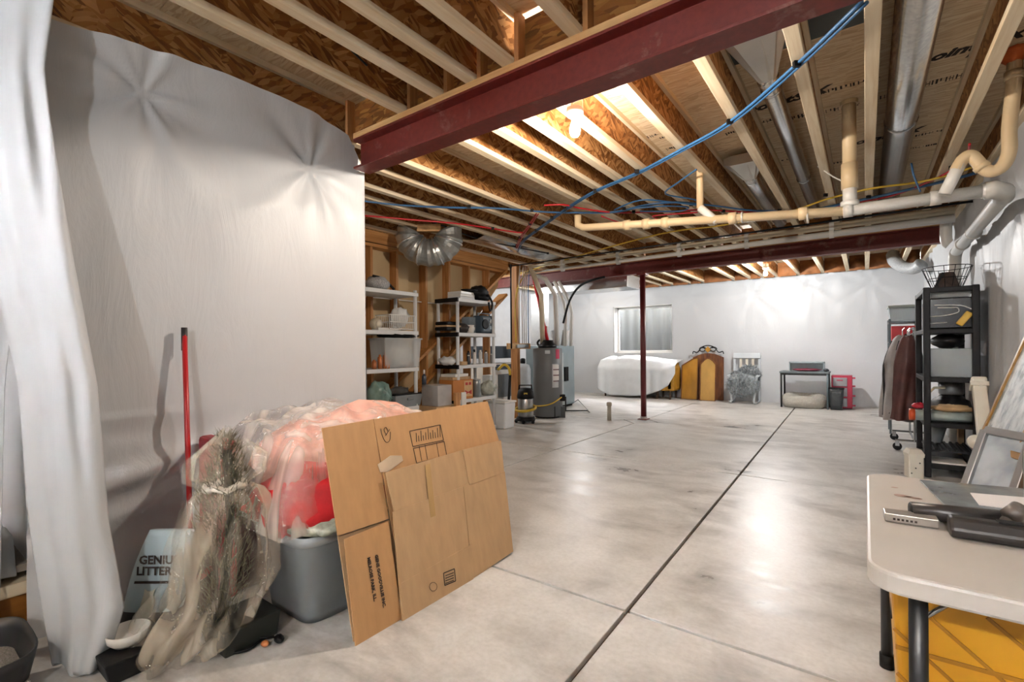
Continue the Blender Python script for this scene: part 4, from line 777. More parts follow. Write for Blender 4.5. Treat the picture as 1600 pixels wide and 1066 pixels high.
MB().cbox(c+rv*.24+vd*.12+Vector((0, 0, .36)), (.12, .1, .12), YAW).build('gas_valve', BLK, t, bevel=.01); MB().cbox(c+rv*.245+vd*.12+Vector((0, 0, .10)), (.11, .06, .2), YAW).build('burner_cover', mat('dark_grey_metal', '#3d4042', .5), t)
MB().tube([c+rv*.1+vd*.29+Vector((0, 0, .02)), c+rv*.1+vd*.29+Vector((0, 0, .22))], .008, 6).build('gas_tube', BLK, t)
MB().lathe(c+Vector((0, 0, 1.255)), [(.17, 0), (.17, .05), (.12, .08), (.1, .14)], 20).build('draft_hood', BLKM, t, smooth=True); MB().tube([c+rv*-.14+Vector((0, 0, 1.27)), c+rv*-.18+Vector((0, 0, 1.35)), c+rv*-.12+Vector((0, 0, 1.40)), c+rv*-.05+Vector((0, 0, 1.32))], .02, 8, sub=4).build('blower_hose', BLK, t, smooth=True)
MB().tube([c+rv*.02+vd*.05+Vector((0, 0, 1.3)), c+rv*-.1+Vector((0, 0, 1.85)), ax(832, 425, -4.9)], .03, 10).build('red_supply', REDP, t, smooth=True)
MB().cyl(c+rv*-.02+Vector((0, 0, 1.25)), c+rv*-.02+Vector((0, 0, 1.65)), .018, n=10).build('copper_riser', mat('copper_can', '#a8653a', .35), t, smooth=True)
tag(MB().tube([c+rv*.23+vd*.17+Vector((0, 0, .37)), c+rv*.05+vd*.33+Vector((0, 0, .28)), c+rv*-.12+vd*.33+Vector((0, 0, .24)), c+rv*-.28+vd*.25+Vector((0, 0, .25)), c+rv*-.38+vd*.1+Vector((0, 0, .4))], .012, 8, sub=5).build('yellow_hose', YEL, smooth=True), 'yellow flexible gas hose draped across the water heater', 'hose')
q = Vector((-4.60, 6.62, 0)); t = thing('shop_vacuum', 'black and silver shop vacuum with yellow hose', 'vacuum', q)
MB().lathe(q, [(.12, .09), (.13, .10), (.13, .40), (.12, .42)], 24).build('steel_drum', mat('brushed_drum', '#a7a9aa', .3, .8), t, smooth=True); MB().lathe(q+Vector((0, 0, .41)), [(.14, 0), (.145, .03), (.13, .12), (.09, .17), (.001, .18)], 24).build('motor_head', BLK, t, smooth=True)
MB().tube([q+rv*-.11+Vector((0, 0, .5)), q+rv*-.1+Vector((0, 0, .63)), q+rv*.1+Vector((0, 0, .63)), q+rv*.11+Vector((0, 0, .5))], .014, 8).build('carry_handle', BLK, t, smooth=True); MB().cbox(q+vd*.12+Vector((0, 0, .50)), (.06, .03, .03), YAW).build('switch_badge', YEL, t)
MB().lathe(q, [(.16, .04), (.165, .05), (.15, .10), (.12, .11)], 20).build('dolly_base', BLK, t, smooth=True)
for a in (-2.6, -1.2, -.1, 1.4): p = q+Vector((math.cos(a)*.16, math.sin(a)*.16, .03)); MB().lathe(p, [(.001, -.014), (.03, -.014), (.03, .014), (.001, .014)], 12, Matrix.Rotation(math.pi/2, 3, 'Y')).build('caster', BLK, t)
MB().tube([q+Vector((0, 0, .0))+Vector((math.cos(a)*.17, math.sin(a)*.17, .24+.03*math.sin(a))) for a in [k*.33-.6 for k in range(20)]], .022, 8).build('yellow_hose', YEL, t, smooth=True)
tag(MB().tube([fl(793, 664)+Vector((0, 0, .02)), ax(797, 585, -4.62)], .022, 10).build('vacuum_wand', BLK, smooth=True), 'upright black vacuum wand leaning beside the shop vacuum', 'vacuum wand'); tag(MB().tube([ax(797, 586, -4.62), ax(795, 575, -4.62), ax(787, 570, -4.66), ax(778, 578, -4.7)], .022, 8, sub=4).build('hose_end', YEL, smooth=True), 'yellow hose bend at the top of the vacuum wand', 'hose')
# furnace
t = thing('furnace', 'tall silver furnace cabinet behind the water heater', 'furnace', (-5.4, 8.8, 0)); FB = mat('furnace_steel', '#9fb0b8', .32, .55, var=.06)
MB().box(-5.75, -5.12, 8.3, 9.25, .05, 1.30).build('cabinet', FB, t, bevel=.006); MB().box(-5.75, -5.30, 8.5, 9.25, 1.31, 2.40).build('plenum', GALV, t, bevel=.004); MB().box(-5.7, -5.15, 8.35, 9.2, 0, .05).build('plinth', BLK, t)
MB().box(-5.118, -5.10, 8.45, 8.75, .30, 1.15).build('door_panel', mat('furnace_door', '#c3ccd0', .35, .3), t, bevel=.006); MB().box(-5.118, -5.095, 8.8, 8.95, .55, .85).build('control_board', BLK, t); MB().box(-5.118, -5.105, 8.5, 8.68, .75, .95).build('data_label', WL, t)
q = Vector((-5.2, 8.95, 1.305)); tag(MB().tube([q, q+Vector((.05, 0, .32))], .07, 16).build('paper_roll', WL, smooth=True), 'white wrapped roll with pink sticker propped on the furnace', 'roll')
tag(MB().tube([ay(880, 505, 8.2), ay(890, 470, 8.1), ay(905, 448, 8.0), ay(925, 438, 7.9), ay(945, 433, 7.9)], .022, 8, sub=4).build('black_conduit', BLK, smooth=True), 'black flexible conduit arching off the furnace', 'conduit')
for k, (px, x2) in enumerate(((884, 884), (893, 893))): tag(MB().tube([ay(866+k*7, 440, 7.9), ay(px-4, 470, 8.2), ay(px, 488, 8.4), ay(px-1, 541, 8.42)], .035, 10).build('condensate_pipe', PVC, smooth=True), ['inner', 'outer'][k]+' white pipe bending down into the furnace', 'pipe')
t = thing('metal_stand', 'thin black metal stand lying at the furnace base', 'stand', fl(905, 635)); MB().tube([fl(884, 643)+Vector((0, 0, .015)), fl(918, 643)+Vector((0, 0, .015)), fl(922, 646)+Vector((0, 0, .015)), fl(903, 628)+Vector((0, 0, .05)), fl(893, 636)+Vector((0, 0, .06))], .012, 6).build('frame_tube', BLKM, t); MB().tube([fl(884, 644)+Vector((0, 0, .015)), fl(884, 644)+Vector((0, 0, .3))], .014, 6).build('upright', BLKM, t)
# post, manifold board, tubing drops
q = Vector((-5.06, 6.98, 0)); tag(MB().box(q.x-.07, q.x+.07, q.y-.045, q.y+.045, 0, 2.72).build('wood_post', PINEZ, bevel=.004), 'upright timber post beside the water heater', 'post')
t = thing('manifold_board', 'timber cross board with tubing manifold fixed to the post', 'manifold', (-4.97, 7.0, 1.25)); MB().box(-4.99, -4.95, 6.62, 7.30, 1.24, 1.34).build('board', PINEX, t, bevel=.003); MB().box(-4.95, -4.92, 6.85, 7.2, 1.26, 1.32).build('bracket', mat('zinc_bracket', '#a8b0b5', .4, .6), t)
for k, (y, m_) in enumerate(((6.93, PVCG), (7.03, PVCG), (7.09, PVCG), (7.15, PVCG), (7.22, BLUE))):
    tag(MB().tube([(-4.94, y, 1.34), (-4.94, y, 2.2), (-4.94+.1, y-.1, 2.7)], .009, 6, sub=3).build('riser_tube', m_, smooth=True), ['first', 'second', 'third', 'fourth', 'last and bluest'][k]+' tube rising from the manifold board, counted from the post', 'tube', 'tubes rising from the manifold')
tag(MB().tube([(-4.93, 6.82, 1.36), (-4.93, 6.80, 1.9), (-4.95, 6.9, 2.3), (-4.9, 7.1, 2.62)], .012, 8, sub=4).build('yellow_riser', YEL, smooth=True), 'yellow tube curving up past the timber post', 'tube')
t = thing('washing_machine', 'white front loading washer behind the timber post', 'washer', (-5.95, 7.5, 0)); MB().box(-6.4, -5.72, 7.2, 7.85, .02, .95).build('cabinet', WHITE, t, bevel=.015); MB().box(-5.72, -5.70, 7.3, 7.75, .3, .75).build('door', GREY, t, bevel=.02); MB().box(-5.72, -5.70, 7.22, 7.83, .84, .94).build('control_panel', mat('panel_navy', '#39424c', .4), t)
t = thing('clothes_dryer', 'white dryer with dark top panel behind the manifold', 'dryer', (-5.95, 8.3, 0)); MB().box(-6.4, -5.9, 7.9, 8.5, .02, .95).build('cabinet', WHITE, t, bevel=.015); MB().box(-6.4, -5.95, 7.25, 8.2, 1.05, 1.3).build('dark_top', mat('panel_navy', '#39424c', .4), t, bevel=.01)
q = Vector((-5.3, 7.55, 0)); t = thing('softener_tank', 'pale blue grey tank behind the water heater', 'tank', q); MB().lathe(q, [(.14, 0), (.15, .02), (.15, .85), (.12, .93), (.04, .96)], 24).build('shell', mat('tank_pale', '#b5bdc3', .4), t, smooth=True); MB().lathe(q+Vector((0, 0, .96)), [(.05, 0), (.05, .08), (.03, .1)], 16).build('valve_head', BLK, t, smooth=True)
# floor stub
q = fl(952, 657); t = thing('floor_stub', 'short capped white pipe rising from the floor by the red post', 'pipe', q); MB().cyl(q, q+Vector((0, 0, .26)), .035, n=16).build('stub', mat('dusty_pvc', '#a9a193', .6), t, smooth=True); MB().lathe(q+Vector((0, 0, .25)), [(.042, 0), (.045, .01), (.045, .05), (.03, .065), (.001, .068)], 16).build('cap', mat('dusty_pvc', '#a9a193', .6), t, smooth=True)
# ================================================================== FAR WALL FURNITURE
# sofa under a sheet
X0, X1, Y0, Y1 = -5.55, -3.62, 11.35, 11.98
t = thing('sofa', 'gold upholstered sofa mostly hidden under a white sheet', 'sofa', ((X0+X1)/2, (Y0+Y1)/2, 0)); GOLD = mat('gold_velvet', '#a87a22', .6, var=.2, vscale=9); DW = m_wood('dark_leg', '#4a3320', '#2c1c10', 'z')
MB().box(X0+.06, X1-.06, Y0+.05, Y1-.05, .20, .46).build('seat', GOLD, t, bevel=.04); MB().box(X0+.06, X1-.06, Y1-.25, Y1-.02, .4, .88).build('backrest', GOLD, t, bevel=.05)
for x in (X0+.02, X1-.22): MB().box(x, x+.2, Y0+.05, Y1-.05, .2, .80 if x > -4.5 else .86).build('armrest', GOLD, t, bevel=.05)
for x in (X0+.12, X1-.14, X1-.45):
    for y in (Y0+.1, Y1-.1): MB().cyl((x, y, 0), (x, y, .21), .022, .03, n=10).build('leg', DW, t)
def drape(u, v):
    x = X0-.03+(X1-X0+.06)*u; hem = itp([(0, .20), (.08, .10), (.2, .04), (.45, .05), (.62, .08), (.72, .14), (.82, .22), (.92, .34), (1, .62)], u); top = .99+.05*math.sin(u*5)+.02*N(u*8)
    if v < .35: s = v/.35; return (x, Y1-.02-(Y1-Y0-.02)*s*.75, top+.02*N(u*9, s*4)-.06*s)
    s = (v-.35)/.65; fold = .035*math.sin(u*34+2*math.sin(u*9))*s+.05*s
    return (x, Y0+.14-.16*min(1, s*4)-fold*.6, (top-.06)*(1-s)+hem*s-.0)
tag(MB().grid(drape, 90, 36).build('dust_sheet', CLOTHW, smooth=True, solid=.006), 'white dust sheet draped over the sofa under the window', 'sheet')
# screens / headboard against the wall
def arch(x0, x1, h0, h1, n=10): return [(x0, 0), (x1, 0)]+[(x1-(x1-x0)*k/n, h0+(h1-h0)*math.sin(math.pi*k/n)) for k in range(n+1)]
def leanb(pts, y, th, m, name, parent, lean=.10): return MB().prism([(x, y+lean*z, z) for x, z in pts], (0, th, 0)).build(name, m, parent, bevel=.006)
GP = mat('gold_panel', '#a9781f', .5, var=.22, vscale=5, stretch=(1, 1, .4)); GP2 = mat('tan_gold_panel', '#b28a45', .5, var=.15, vscale=5, stretch=(1, 1, .4)); RW = m_wood('red_wood', '#7a4a1c', '#3a120a', 'z')
t = thing('ornate_headboard', 'tall dark wooden headboard with scrolled iron top by the sofa', 'headboard', (-3.0, 11.85, 0))
leanb(arch(-3.36, -2.66, 1.0, 1.10), 11.88, .03, RW, 'board', t, .06)
for s in (-1, 1):
    cx = -3.01+s*.12; MB().tube([(cx+.085*math.cos(a)*(1-k*.02), 11.93, 1.19+.06*math.sin(a)*(1-k*.02)) for k, a in enumerate([j*.45 for j in range(20)])], .011, 6).build('iron_scroll', BLKM, t, smooth=True)
MB().tube([(-3.36, 11.93, 1.08), (-3.34, 11.93, 1.14), (-3.25, 11.93, 1.12), (-3.15, 11.93, 1.24), (-3.01, 11.93, 1.28), (-2.87, 11.93, 1.24), (-2.77, 11.93, 1.12), (-2.68, 11.93, 1.14), (-2.66, 11.93, 1.08)], .012, 6, sub=5).build('iron_rail', BLKM, t, smooth=True)
MB().prism([(x, 11.92, 1.19+z) for x, z in ((-3.08, 0), (-3.01, -.08), (-2.94, 0), (-3.01, .07))], (0, .02, 0)).build('crest', GP, t)
for k, (xa, xb, y, h0, h1, m_, lab) in enumerate(((-3.58, -3.20, 11.72, .84, 1.0, GP, 'gold arched panel leaning next to the covered sofa'), (-3.12, -2.78, 11.62, .86, .98, GP2, 'paler gold arched panel in front of the ornate headboard'))):
    t = thing('arched_panel', lab, 'panel', ((xa+xb)/2, y, 0), 'arched gold panels')
    pr = arch(xa, xb, h0-.02, h1) if k == 1 else [(xa, 0), (xb, 0), (xb, h1), (xb-.1, h1-.02), (xa+.06, h0), (xa, h0-.04)]
    leanb(pr, y, .03, m_, 'panel_face', t, .11)
    m = MB(); P = [Vector((x, y-.006+.11*z, z)) for x, z in pr]
    for a, b in zip(P, P[1:]+P[:1]):
        if (a-b).length > .005: m.bar(a, b, .022, .022, up=(0, 1, 0))
    m.build('panel_edging', RW, t)
# chair with fur throw
q = Vector((-2.16, 11.65, 0)); t = thing('glider_chair', 'pale grey wooden armchair by the far wall', 'chair', q); LG = mat('pale_grey_paint', '#b4bbc0', .5, var=.05)
MB().cbox(q+Vector((0, -.02, .40)), (.5, .48, .05)).build('seat', LG, t, bevel=.01); MB().bar(q+Vector((0, .22, .98)), q+Vector((0, .26, 1.10)), .56, .03, up=(0, 1, 0)).build('top_rail', LG, t, bevel=.01)
for s in (-1, 1):
    MB().bar(q+Vector((s*.25, .18, .4)), q+Vector((s*.26, .26, 1.05)), .045, .03).build('back_post', LG, t); MB().bar(q+Vector((s*.29, -.26, .60)), q+Vector((s*.27, .2, .63)), .06, .03).build('armrest', LG, t, bevel=.01)
    MB().bar(q+Vector((s*.28, -.24, .6)), q+Vector((s*.22, -.24, .05)), .04, .04).build('leg', LG, t); MB().bar(q+Vector((s*.26, .2, .6)), q+Vector((s*.26, .22, .05)), .04, .04).build('leg', LG, t)
    MB().tube([q+Vector((s*.24, -.34, .05)), q+Vector((s*.24, -.15, .02)), q+Vector((s*.25, .1, .02)), q+Vector((s*.26, .3, .05))], .02, 8, sub=3).build('skid', LG, t, smooth=True)
for k in (-1, 0, 1): MB().bar(q+Vector((k*.12, .19, .42)), q+Vector((k*.125, .25, 1.0)), .05, .012).build('slat', mat('cream_slat', '#c9c2b4', .6), t)
def fur(name, c, r, label, cat, col, n=1500, seed=1, droop=.05):
    rnd = random.Random(seed); t = thing(name, label, cat, Vector(c)-Vector((0, 0, r[2]))); MB().blob(c, r, .2, 3, 20, 12, seed, pw=.6).build('base_cloth', mat(name+'_base', col, .9, var=.5, vscale=14, stretch=(2, 2, .5)), t, smooth=True); m = MB()
    for k in range(n):
        d = Vector((rnd.gauss(0, 1), rnd.gauss(0, 1), rnd.gauss(0, 1))).normalized(); p = Vector(c)+Vector((d.x*r[0], d.y*r[1], d.z*r[2])); e = (d+Vector((rnd.gauss(0, .4), rnd.gauss(0, .4), rnd.gauss(0, .4)-.5))).normalized()*rnd.uniform(.05, .11); s_ = e.orthogonal().normalized()*.011; m.add([p-s_, p+s_, p+e], [(0, 1, 2)])
    o = m.build('fur', mat(name+'_fur', col, .9, var=.4, vscale=40), t); return t
fur('fur_throw', q+Vector((0, -.25, .42)), (.28, .07, .22), 'shaggy grey fur throw hanging over the chair seat', 'throw', '#8b9296', 1800, 2)
fur('fur_cushion', q+Vector((.09, .0, .64)), (.19, .12, .16), 'shaggy grey fur cushion on the chair', 'cushion', '#7d8387', 1200, 5)
fur('fur_cushion', q+Vector((-.16, -.02, .56)), (.12, .1, .10), 'smaller shaggy grey cushion at the chair arm', 'cushion', '#868c90', 700, 6)
# folding table, rack, bed, drawers, bin
t = thing('desk', 'small dark grey table against the far wall', 'table', (-1.0, 11.5, 0)); DG = mat('dark_grey_laminate', '#5b6468', .45)
MB().box(-1.43, -.57, 11.22, 11.78, .70, .735).build('tabletop', DG, t, bevel=.005)
for x in (-1.40, -.60):
    for y in (11.25, 11.75): MB().cyl((x, y, 0), (x, y, .71), .018, n=10).build('leg', BLKM if x < -1 else mat('grey_leg', '#56646a', .4), t, smooth=True)
MB().box(-1.4, -.6, 11.25, 11.27, .66, .70).build('apron', BLKM, t)
t = thing('desk_rack', 'long grey rack with dark red items on the small table', 'rack', (-.98, 11.5, .735)); MB().box(-1.28, -.66, 11.56, 11.62, .735, .93).build('back_panel', mat('rack_grey', '#8d989d', .45), t, bevel=.004); MB().box(-1.28, -.66, 11.44, 11.56, .90, .93).build('top_lip', mat('rack_grey', '#8d989d', .45), t)
for x in (-1.28, -.68): MB().box(x, x+.02, 11.44, 11.6, .735, .92).build('side', mat('rack_grey', '#8d989d', .45), t)
m = MB(); rnd = random.Random(4)
tag(MB().blob((-.97, 11.42, .765), (.25, .06, .03), .4, 6, 30, 8, 3, flat=.736).build('red_ribbon_roll', mat('wine_red', '#6a1f34', .5, var=.4, vscale=40), smooth=True), 'wine red patterned bundle lying in the grey rack', 'bundle')
tag(MB().blob((-.63, 11.38, .765), (.05, .05, .03), .3, flat=.736).build('tape_roll', mat('dark_tape', '#3b3f45', .5), smooth=True), 'dark tape roll at the table end', 'tape')
t = thing('pet_bed', 'round grey plush pet bed under the small table', 'pet bed', (-1.02, 11.42, 0)); PB_ = mat('plush_grey', '#a8a49b', .95, var=.12, vscale=30, bump=.6, bscale=60)
MB().tube([(-1.02+.29*math.cos(a), 11.45+.20*math.sin(a), .135+.012*math.sin(3*a)+.03*math.sin(a)) for a in [k*2*math.pi/28 for k in range(29)]], .125, 14).build('bolster', PB_, t, smooth=True); MB().blob((-1.02, 11.45, .06), (.28, .19, .05), .2, flat=.004).build('cushion', mat('plush_dark', '#7f7c76', .95), t, smooth=True)
t = thing('drawer_cart', 'red plastic drawer cart beside the small table', 'drawers', (-.38, 11.62, 0)); RC = mat('cherry_plastic', '#a8173c', .4, var=.06)
MB().box(-.55, -.21, 11.45, 11.78, .02, .66).build('carcass', RC, t, bevel=.01)
for z in (.05, .25, .45): d_ = MB().box(-.52, -.29, 11.43, 11.46, z, z+.17).build('drawer', mat('grey_drawer', '#8f8d92', .3), t, bevel=.008); MB().box(-.46, -.36, 11.42, 11.43, z+.11, z+.13).build('handle', RC, d_)
for z in (.06, .25, .44, .6): MB().box(-.215, -.16, 11.5, 11.54, z, z+.03).build('side_clip', RC, t)
def tubf(cx, cy, w0, w1, h, u, v): a = 2*math.pi*u; c_, s_ = math.cos(a), math.sin(a); w = w0+(w1-w0)*v; return (cx+w*math.copysign(abs(c_)**.4, c_), cy+w*.8*math.copysign(abs(s_)**.4, s_), .004+h*v)
t = thing('waste_bin', 'dark smoky waste bin in front of the red drawer cart', 'bin', (-.46, 11.28, 0)); MB().grid(lambda u, v: tubf(-.46, 11.28, .095, .125, .42, u, v), 40, 4).build('bin_wall', mat('smoky_black', '#22282b', .35), t, smooth=True, solid=.006); MB().grid(lambda u, v: tubf(-.46, 11.28, .13, .13, .02, u, v)[:2]+(.41+.02*v,), 40, 1).build('bin_rim', BLK, t, solid=.006)
# ================================================================== RIGHT SIDE SHELVING
t = thing('shelving_unit', 'tall black plastic shelving unit against the white sheeted wall', 'shelf', (.645, 6.43, 0)); BX0, BX1, BY0, BY1 = .445, .835, 5.98, 6.88; BZ = [.13, .52, .945, 1.40, 1.79]
for z in BZ:
    MB().box(BX0, BX1, BY0, BY1, z-.045, z).build('shelf_board', BLK, t, bevel=.005)
for x in (BX0+.025, BX1-.025):
    for y in (BY0+.025, BY1-.025): MB().box(x-.026, x+.026, y-.026, y+.026, 0, BZ[-1]+.005).build('post', BLK, t, bevel=.008)
def B(px, py, y=6.2): return ay(px, py, y)
# top: wire basket with brown seat, and cups
q = Vector((.66, 6.45, BZ[4])); t = thing('wire_basket', 'black wire basket on top of the black shelving', 'basket', q); m = MB()
for z, r_ in ((.01, .11), (.12, .15), (.23, .19)): m.tube([q+Vector((r_*math.cos(a), r_*1.2*math.sin(a), z)) for a in [k*2*math.pi/24 for k in range(25)]], .004, 5)
for k in range(14): a = k*2*math.pi/14; m.tube([q+Vector((.11*math.cos(a), .132*math.sin(a), .01)), q+Vector((.19*math.cos(a), .228*math.sin(a), .23))], .003, 5)
m.build('wire', BLKM, t)
t = thing('lampshade', 'brown woven shade with dark trim in the wire basket', 'lampshade', q); MB().lathe(q+Vector((0, 0, .012)), [(.10, 0), (.105, .01), (.06, .17), (.055, .17)], 8, Matrix.Rotation(.4, 3, 'Z')).build('shade_panels', mat('brown_weave', '#4d3f39', .8, var=.3, vscale=30), t); MB().bar(q+Vector((-.1, -.05, .02)), q+Vector((-.03, -.055, .18)), .03, .02).build('dark_trim', BLK, t)
box_thing('grey_tray', Vector((.63, 6.7, BZ[4])), (.28, .24, .03), mat('pale_tray', '#9aa1a4', .5), 'pale tray beside the wire basket on top of the black shelving', 'tray')
# level 4: black case with yellow tag, clear lid
t = thing('game_case', 'glossy black case with looped white cord and yellow handle', 'case', (.64, 6.2, BZ[3])); MB().box(.49, .80, 6.03, 6.70, BZ[3]+.002, BZ[3]+.29).build('case_body', mat('gloss_black', '#08080a', .2), t, bevel=.01)
y = 6.025; MB().tube([ay(1450, 495, y), ay(1470, 494, y), ay(1488, 491, y), ay(1498, 487, y), ay(1496, 481, y), ay(1485, 481, y), ay(1465, 481, y)], .004, 6, sub=4).build('looped_cord', WL, t, smooth=True); MB().tube([ay(1450, 506, y), ay(1480, 504, y)], .004, 6).build('cord', WL, t); MB().tube([ay(1460, 477, y), ay(1500, 477, y), ay(1518, 483, y)], .004, 6, sub=3).build('cord', WL, t)
MB().bar(ay(1498, 508, y-.01), ay(1516, 488, y-.01), .055, .03, up=(0, 1, 0)).build('yellow_handle', mat('yellow_plastic', '#c9a21f', .4), t, bevel=.008)
t = thing('clear_tote', 'clear tote standing on the black case', 'tote', (.64, 6.3, BZ[3]+.29)); MB().box(.50, .79, 6.05, 6.6, BZ[3]+.293, BZ[3]+.36, tb=.01).build('tub', CLEAR, t, bevel=.008)
# level 3: translucent bin and black bag
t = thing('clear_tote', 'large cloudy clear tote on the middle black shelf', 'tote', (.64, 6.3, BZ[2])); MB().box(.49, .80, 6.02, 6.65, BZ[2]+.002, BZ[2]+.27, tb=.012).build('tub', m_film('cloudy_plastic', '#a9b2b6', .72, .25, 3, .05), t, bevel=.01)
box_thing('grey_carton', Vector((.60, 6.2, BZ[2]+.004)), (.12, .2, .16), GREY, 'grey carton inside the cloudy clear tote', 'box')
tag(MB().blob((.64, 6.25, BZ[2]+.34), (.12, .2, .07), .2, 3).build('black_bag', BLK, smooth=True), 'black soft bag lying on the cloudy clear tote', 'bag')
# level 2
q = Vector((.70, 6.3, BZ[1])); tag(MB().blob(q+Vector((-.02, .12, .12)), (.15, .2, .12), .2, 3, flat=BZ[1]).build('black_duffel', mat('black_nylon', '#101013', .5), smooth=True), 'black duffel on the fourth black shelf', 'bag')
tag(MB().lathe((.68, 6.4, BZ[1]+.24), [(.09, 0), (.095, .01), (.095, .12), (.08, .13)], 20).build('steel_pot', mat('brushed_pot', '#77797b', .35, .6), smooth=True), 'brushed steel pot behind the black duffel', 'pot')
tag(MB().blob((.66, 6.1, BZ[1]+.13), (.15, .09, .035), .4, 5, 24, 10, 3).build('tan_fabric', mat('tan_fabric', '#b99a72', .85, var=.2), smooth=True), 'folded tan fabric lying on the long clear tube', 'fabric')
t = thing('clear_tube', 'long clear tube with orange cap on the fourth black shelf', 'tube', (.6, 6.08, BZ[1])); MB().cyl((.38, 6.08, BZ[1]+.055), (.80, 6.08, BZ[1]+.055), .052, n=18).build('tube_wall', mat('cloudy_green', '#8f9a97', .25, var=.2), t, smooth=True); MB().cyl((.34, 6.08, BZ[1]+.055), (.385, 6.08, BZ[1]+.055), .056, n=18).build('orange_cap', mat('orange_cap', '#d1562a', .4), t, smooth=True)
tag(MB().blob((.42, 6.12, BZ[1]+.14), (.06, .05, .03), .3, 4).build('red_pouch', mat('red_pouch', '#a3182a', .5), smooth=True), 'small red pouch above the orange cap', 'pouch')
tag(MB().tube([B(1449, 616), B(1460, 606), B(1477, 606)], .012, 6).build('cream_bracket', mat('cream_plastic', '#cfc9b0', .5), smooth=True), 'cream coloured bent bracket in front of the black duffel', 'bracket')
# bottom level
q = Vector((.63, 6.4, BZ[0])); t = thing('black_rack', 'black slatted tray on the lowest black shelf', 'tray', q); MB().box(.47, .81, 6.1, 6.6, BZ[0]+.10, BZ[0]+.115).build('tray_base', BLKM, t)
for k in range(7): MB().box(.48+.05*k, .5+.05*k, 6.1, 6.6, BZ[0]+.115, BZ[0]+.13).build('slat', BLK, t)
for x in (.48, .78): MB().box(x, x+.02, 6.12, 6.6, BZ[0]+.001, BZ[0]+.10).build('support', BLK, t)
tag(MB().box(.49, .75, 6.0, 6.3, BZ[0]+.003, BZ[0]+.02).build('white_board', WHITE, bevel=.004), 'thin white board lying on the lowest black shelf', 'board')
tag(MB().tube([(.56, 6.5, BZ[0]+.135), (.60, 6.5, BZ[0]+.33)], [.06, .07], 18).build('grey_canister', mat('grey_canister', '#8c9194', .45), smooth=True), 'grey cylinder leaning inside the lower black shelf', 'canister')
tag(MB().box(.755, .80, 6.62, 6.7, BZ[0]+.002, BZ[0]+.34).build('tan_block', CARD2, bevel=.004), 'upright tan strip at the back of the lower black shelf', 'strip')
# metal shelf further back with tub and red box
t = thing('wire_shelf', 'grey metal shelf standing behind the hanging coats', 'shelf', (.42, 8.8, 0))
for z in (.5, 1.0, 1.30, 1.58): MB().box(.27, .60, 8.6, 9.1, z-.02, z).build('shelf_board', mat('shelf_steel', '#4a4f52', .4, .5), t)
for x in (.28, .59):
    for y in (8.62, 9.08): MB().cyl((x, y, 0), (x, y, 1.62), .014, n=10).build('post', mat('grey_leg', '#56646a', .4), t)
t = thing('clear_tote', 'small clear tote on top of the grey metal shelf', 'tote', (.42, 8.8, 1.58)); MB().box(.27, .60, 8.62, 9.05, 1.585, 1.78, tb=.02).build('tub', m_film('blue_clear', '#c3d0d4', .6, .2, 3, .05), t, bevel=.01); MB().box(.26, .61, 8.61, 9.06, 1.78, 1.81).build('lid', mat('pale_lid2', '#b5bdb4', .4), t, bevel=.006)
t = thing('red_box', 'red and white printed box on the grey metal shelf', 'box', (.44, 8.8, 1.30)); MB().box(.30, .58, 8.64, 8.98, 1.302, 1.52).build('carton_body', mat('bright_red_card', '#c8202c', .5), t, bevel=.004)
MB().prism([(.42, 8.638, 1.31), (.579, 8.638, 1.31), (.579, 8.638, 1.46), (.50, 8.638, 1.40)], (0, -.002, 0)).build('white_print', WL, t)
box_thing('storage_bin', Vector((.44, 8.82, 1.002)), (.28, .36, .2), mat('pale_storage', '#9aa3a5', .5), 'pale grey storage bin on the middle of the metal shelf', 'bin')
# rolling garment rack with coats
q = Vector((.36, 7.72, 0)); t = thing('garment_rack', 'chrome rolling garment rack holding coats', 'garment rack', q); CH = mat('chrome', '#b9bbbd', .2, .9)
for s in (-1, 1):
    yy = q.y+s*.38; MB().tube([(q.x-.08, yy, .12), (q.x+.30, yy, .12)], .012, 8).build('base_bar', CH, t); MB().tube([(q.x+.1, yy, .12), (q.x+.1, yy, 1.45)], .012, 8).build('upright', CH, t)
    for x in (q.x-.06, q.x+.28):
        w_ = MB().lathe((x, yy, .045), [(.001, -.014), (.045, -.014), (.045, .014), (.001, .014)], 16, Matrix.Rotation(math.pi/2, 3, 'X')).build('caster', BLK, t); MB().bar((x, yy, .05), (x, yy, .12), .03, .04).build('caster_fork', CH, w_)
MB().tube([(q.x+.1, q.y-.38, 1.45), (q.x+.1, q.y+.38, 1.45)], .014, 8).build('top_rail', CH, t); MB().tube([(q.x+.1, q.y-.38, .12), (q.x+.1, q.y+.38, .12)], .012, 8).build('lower_rail', CH, t)
def coat(name, x, y, w, d, z0, z1, m, label, seed):
    def f(u, v):
        a = 2*math.pi*u; k = .35+.65*min(1, v*3.2)**.6; fo = 1+.13*math.sin(a*6+seed+v*2)*v+.1*N(math.cos(a)*2+seed, math.sin(a)*2, v*3)
        return (x+math.cos(a)*w*k*fo-.06*v, y+math.sin(a)*d*k*fo, z1+(z0-z1)*v+.04*N(u*5, v*3, seed))
    t = thing(name, label, 'coat', (x, y, z0)); MB().grid(f, 44, 26).build('shell', m, t, smooth=True); MB().tube([f(.52, .06), f(.54, .35), f(.56, .7), f(.57, .95)], .012, 6, sub=3).build('zip', BLK, t); MB().tube([(x, y, z1), (x, y, z1+.06), (x+.02, y, z1+.09)], .006, 6).build('hanger_hook', CH, t)
coat('hanging_coat', .36, 7.42, .16, .20, .36, 1.37, mat('grey_taupe_cloth', '#8d8886', .7, var=.2, vscale=5), 'grey taupe coat hanging on the rolling rack', 1)
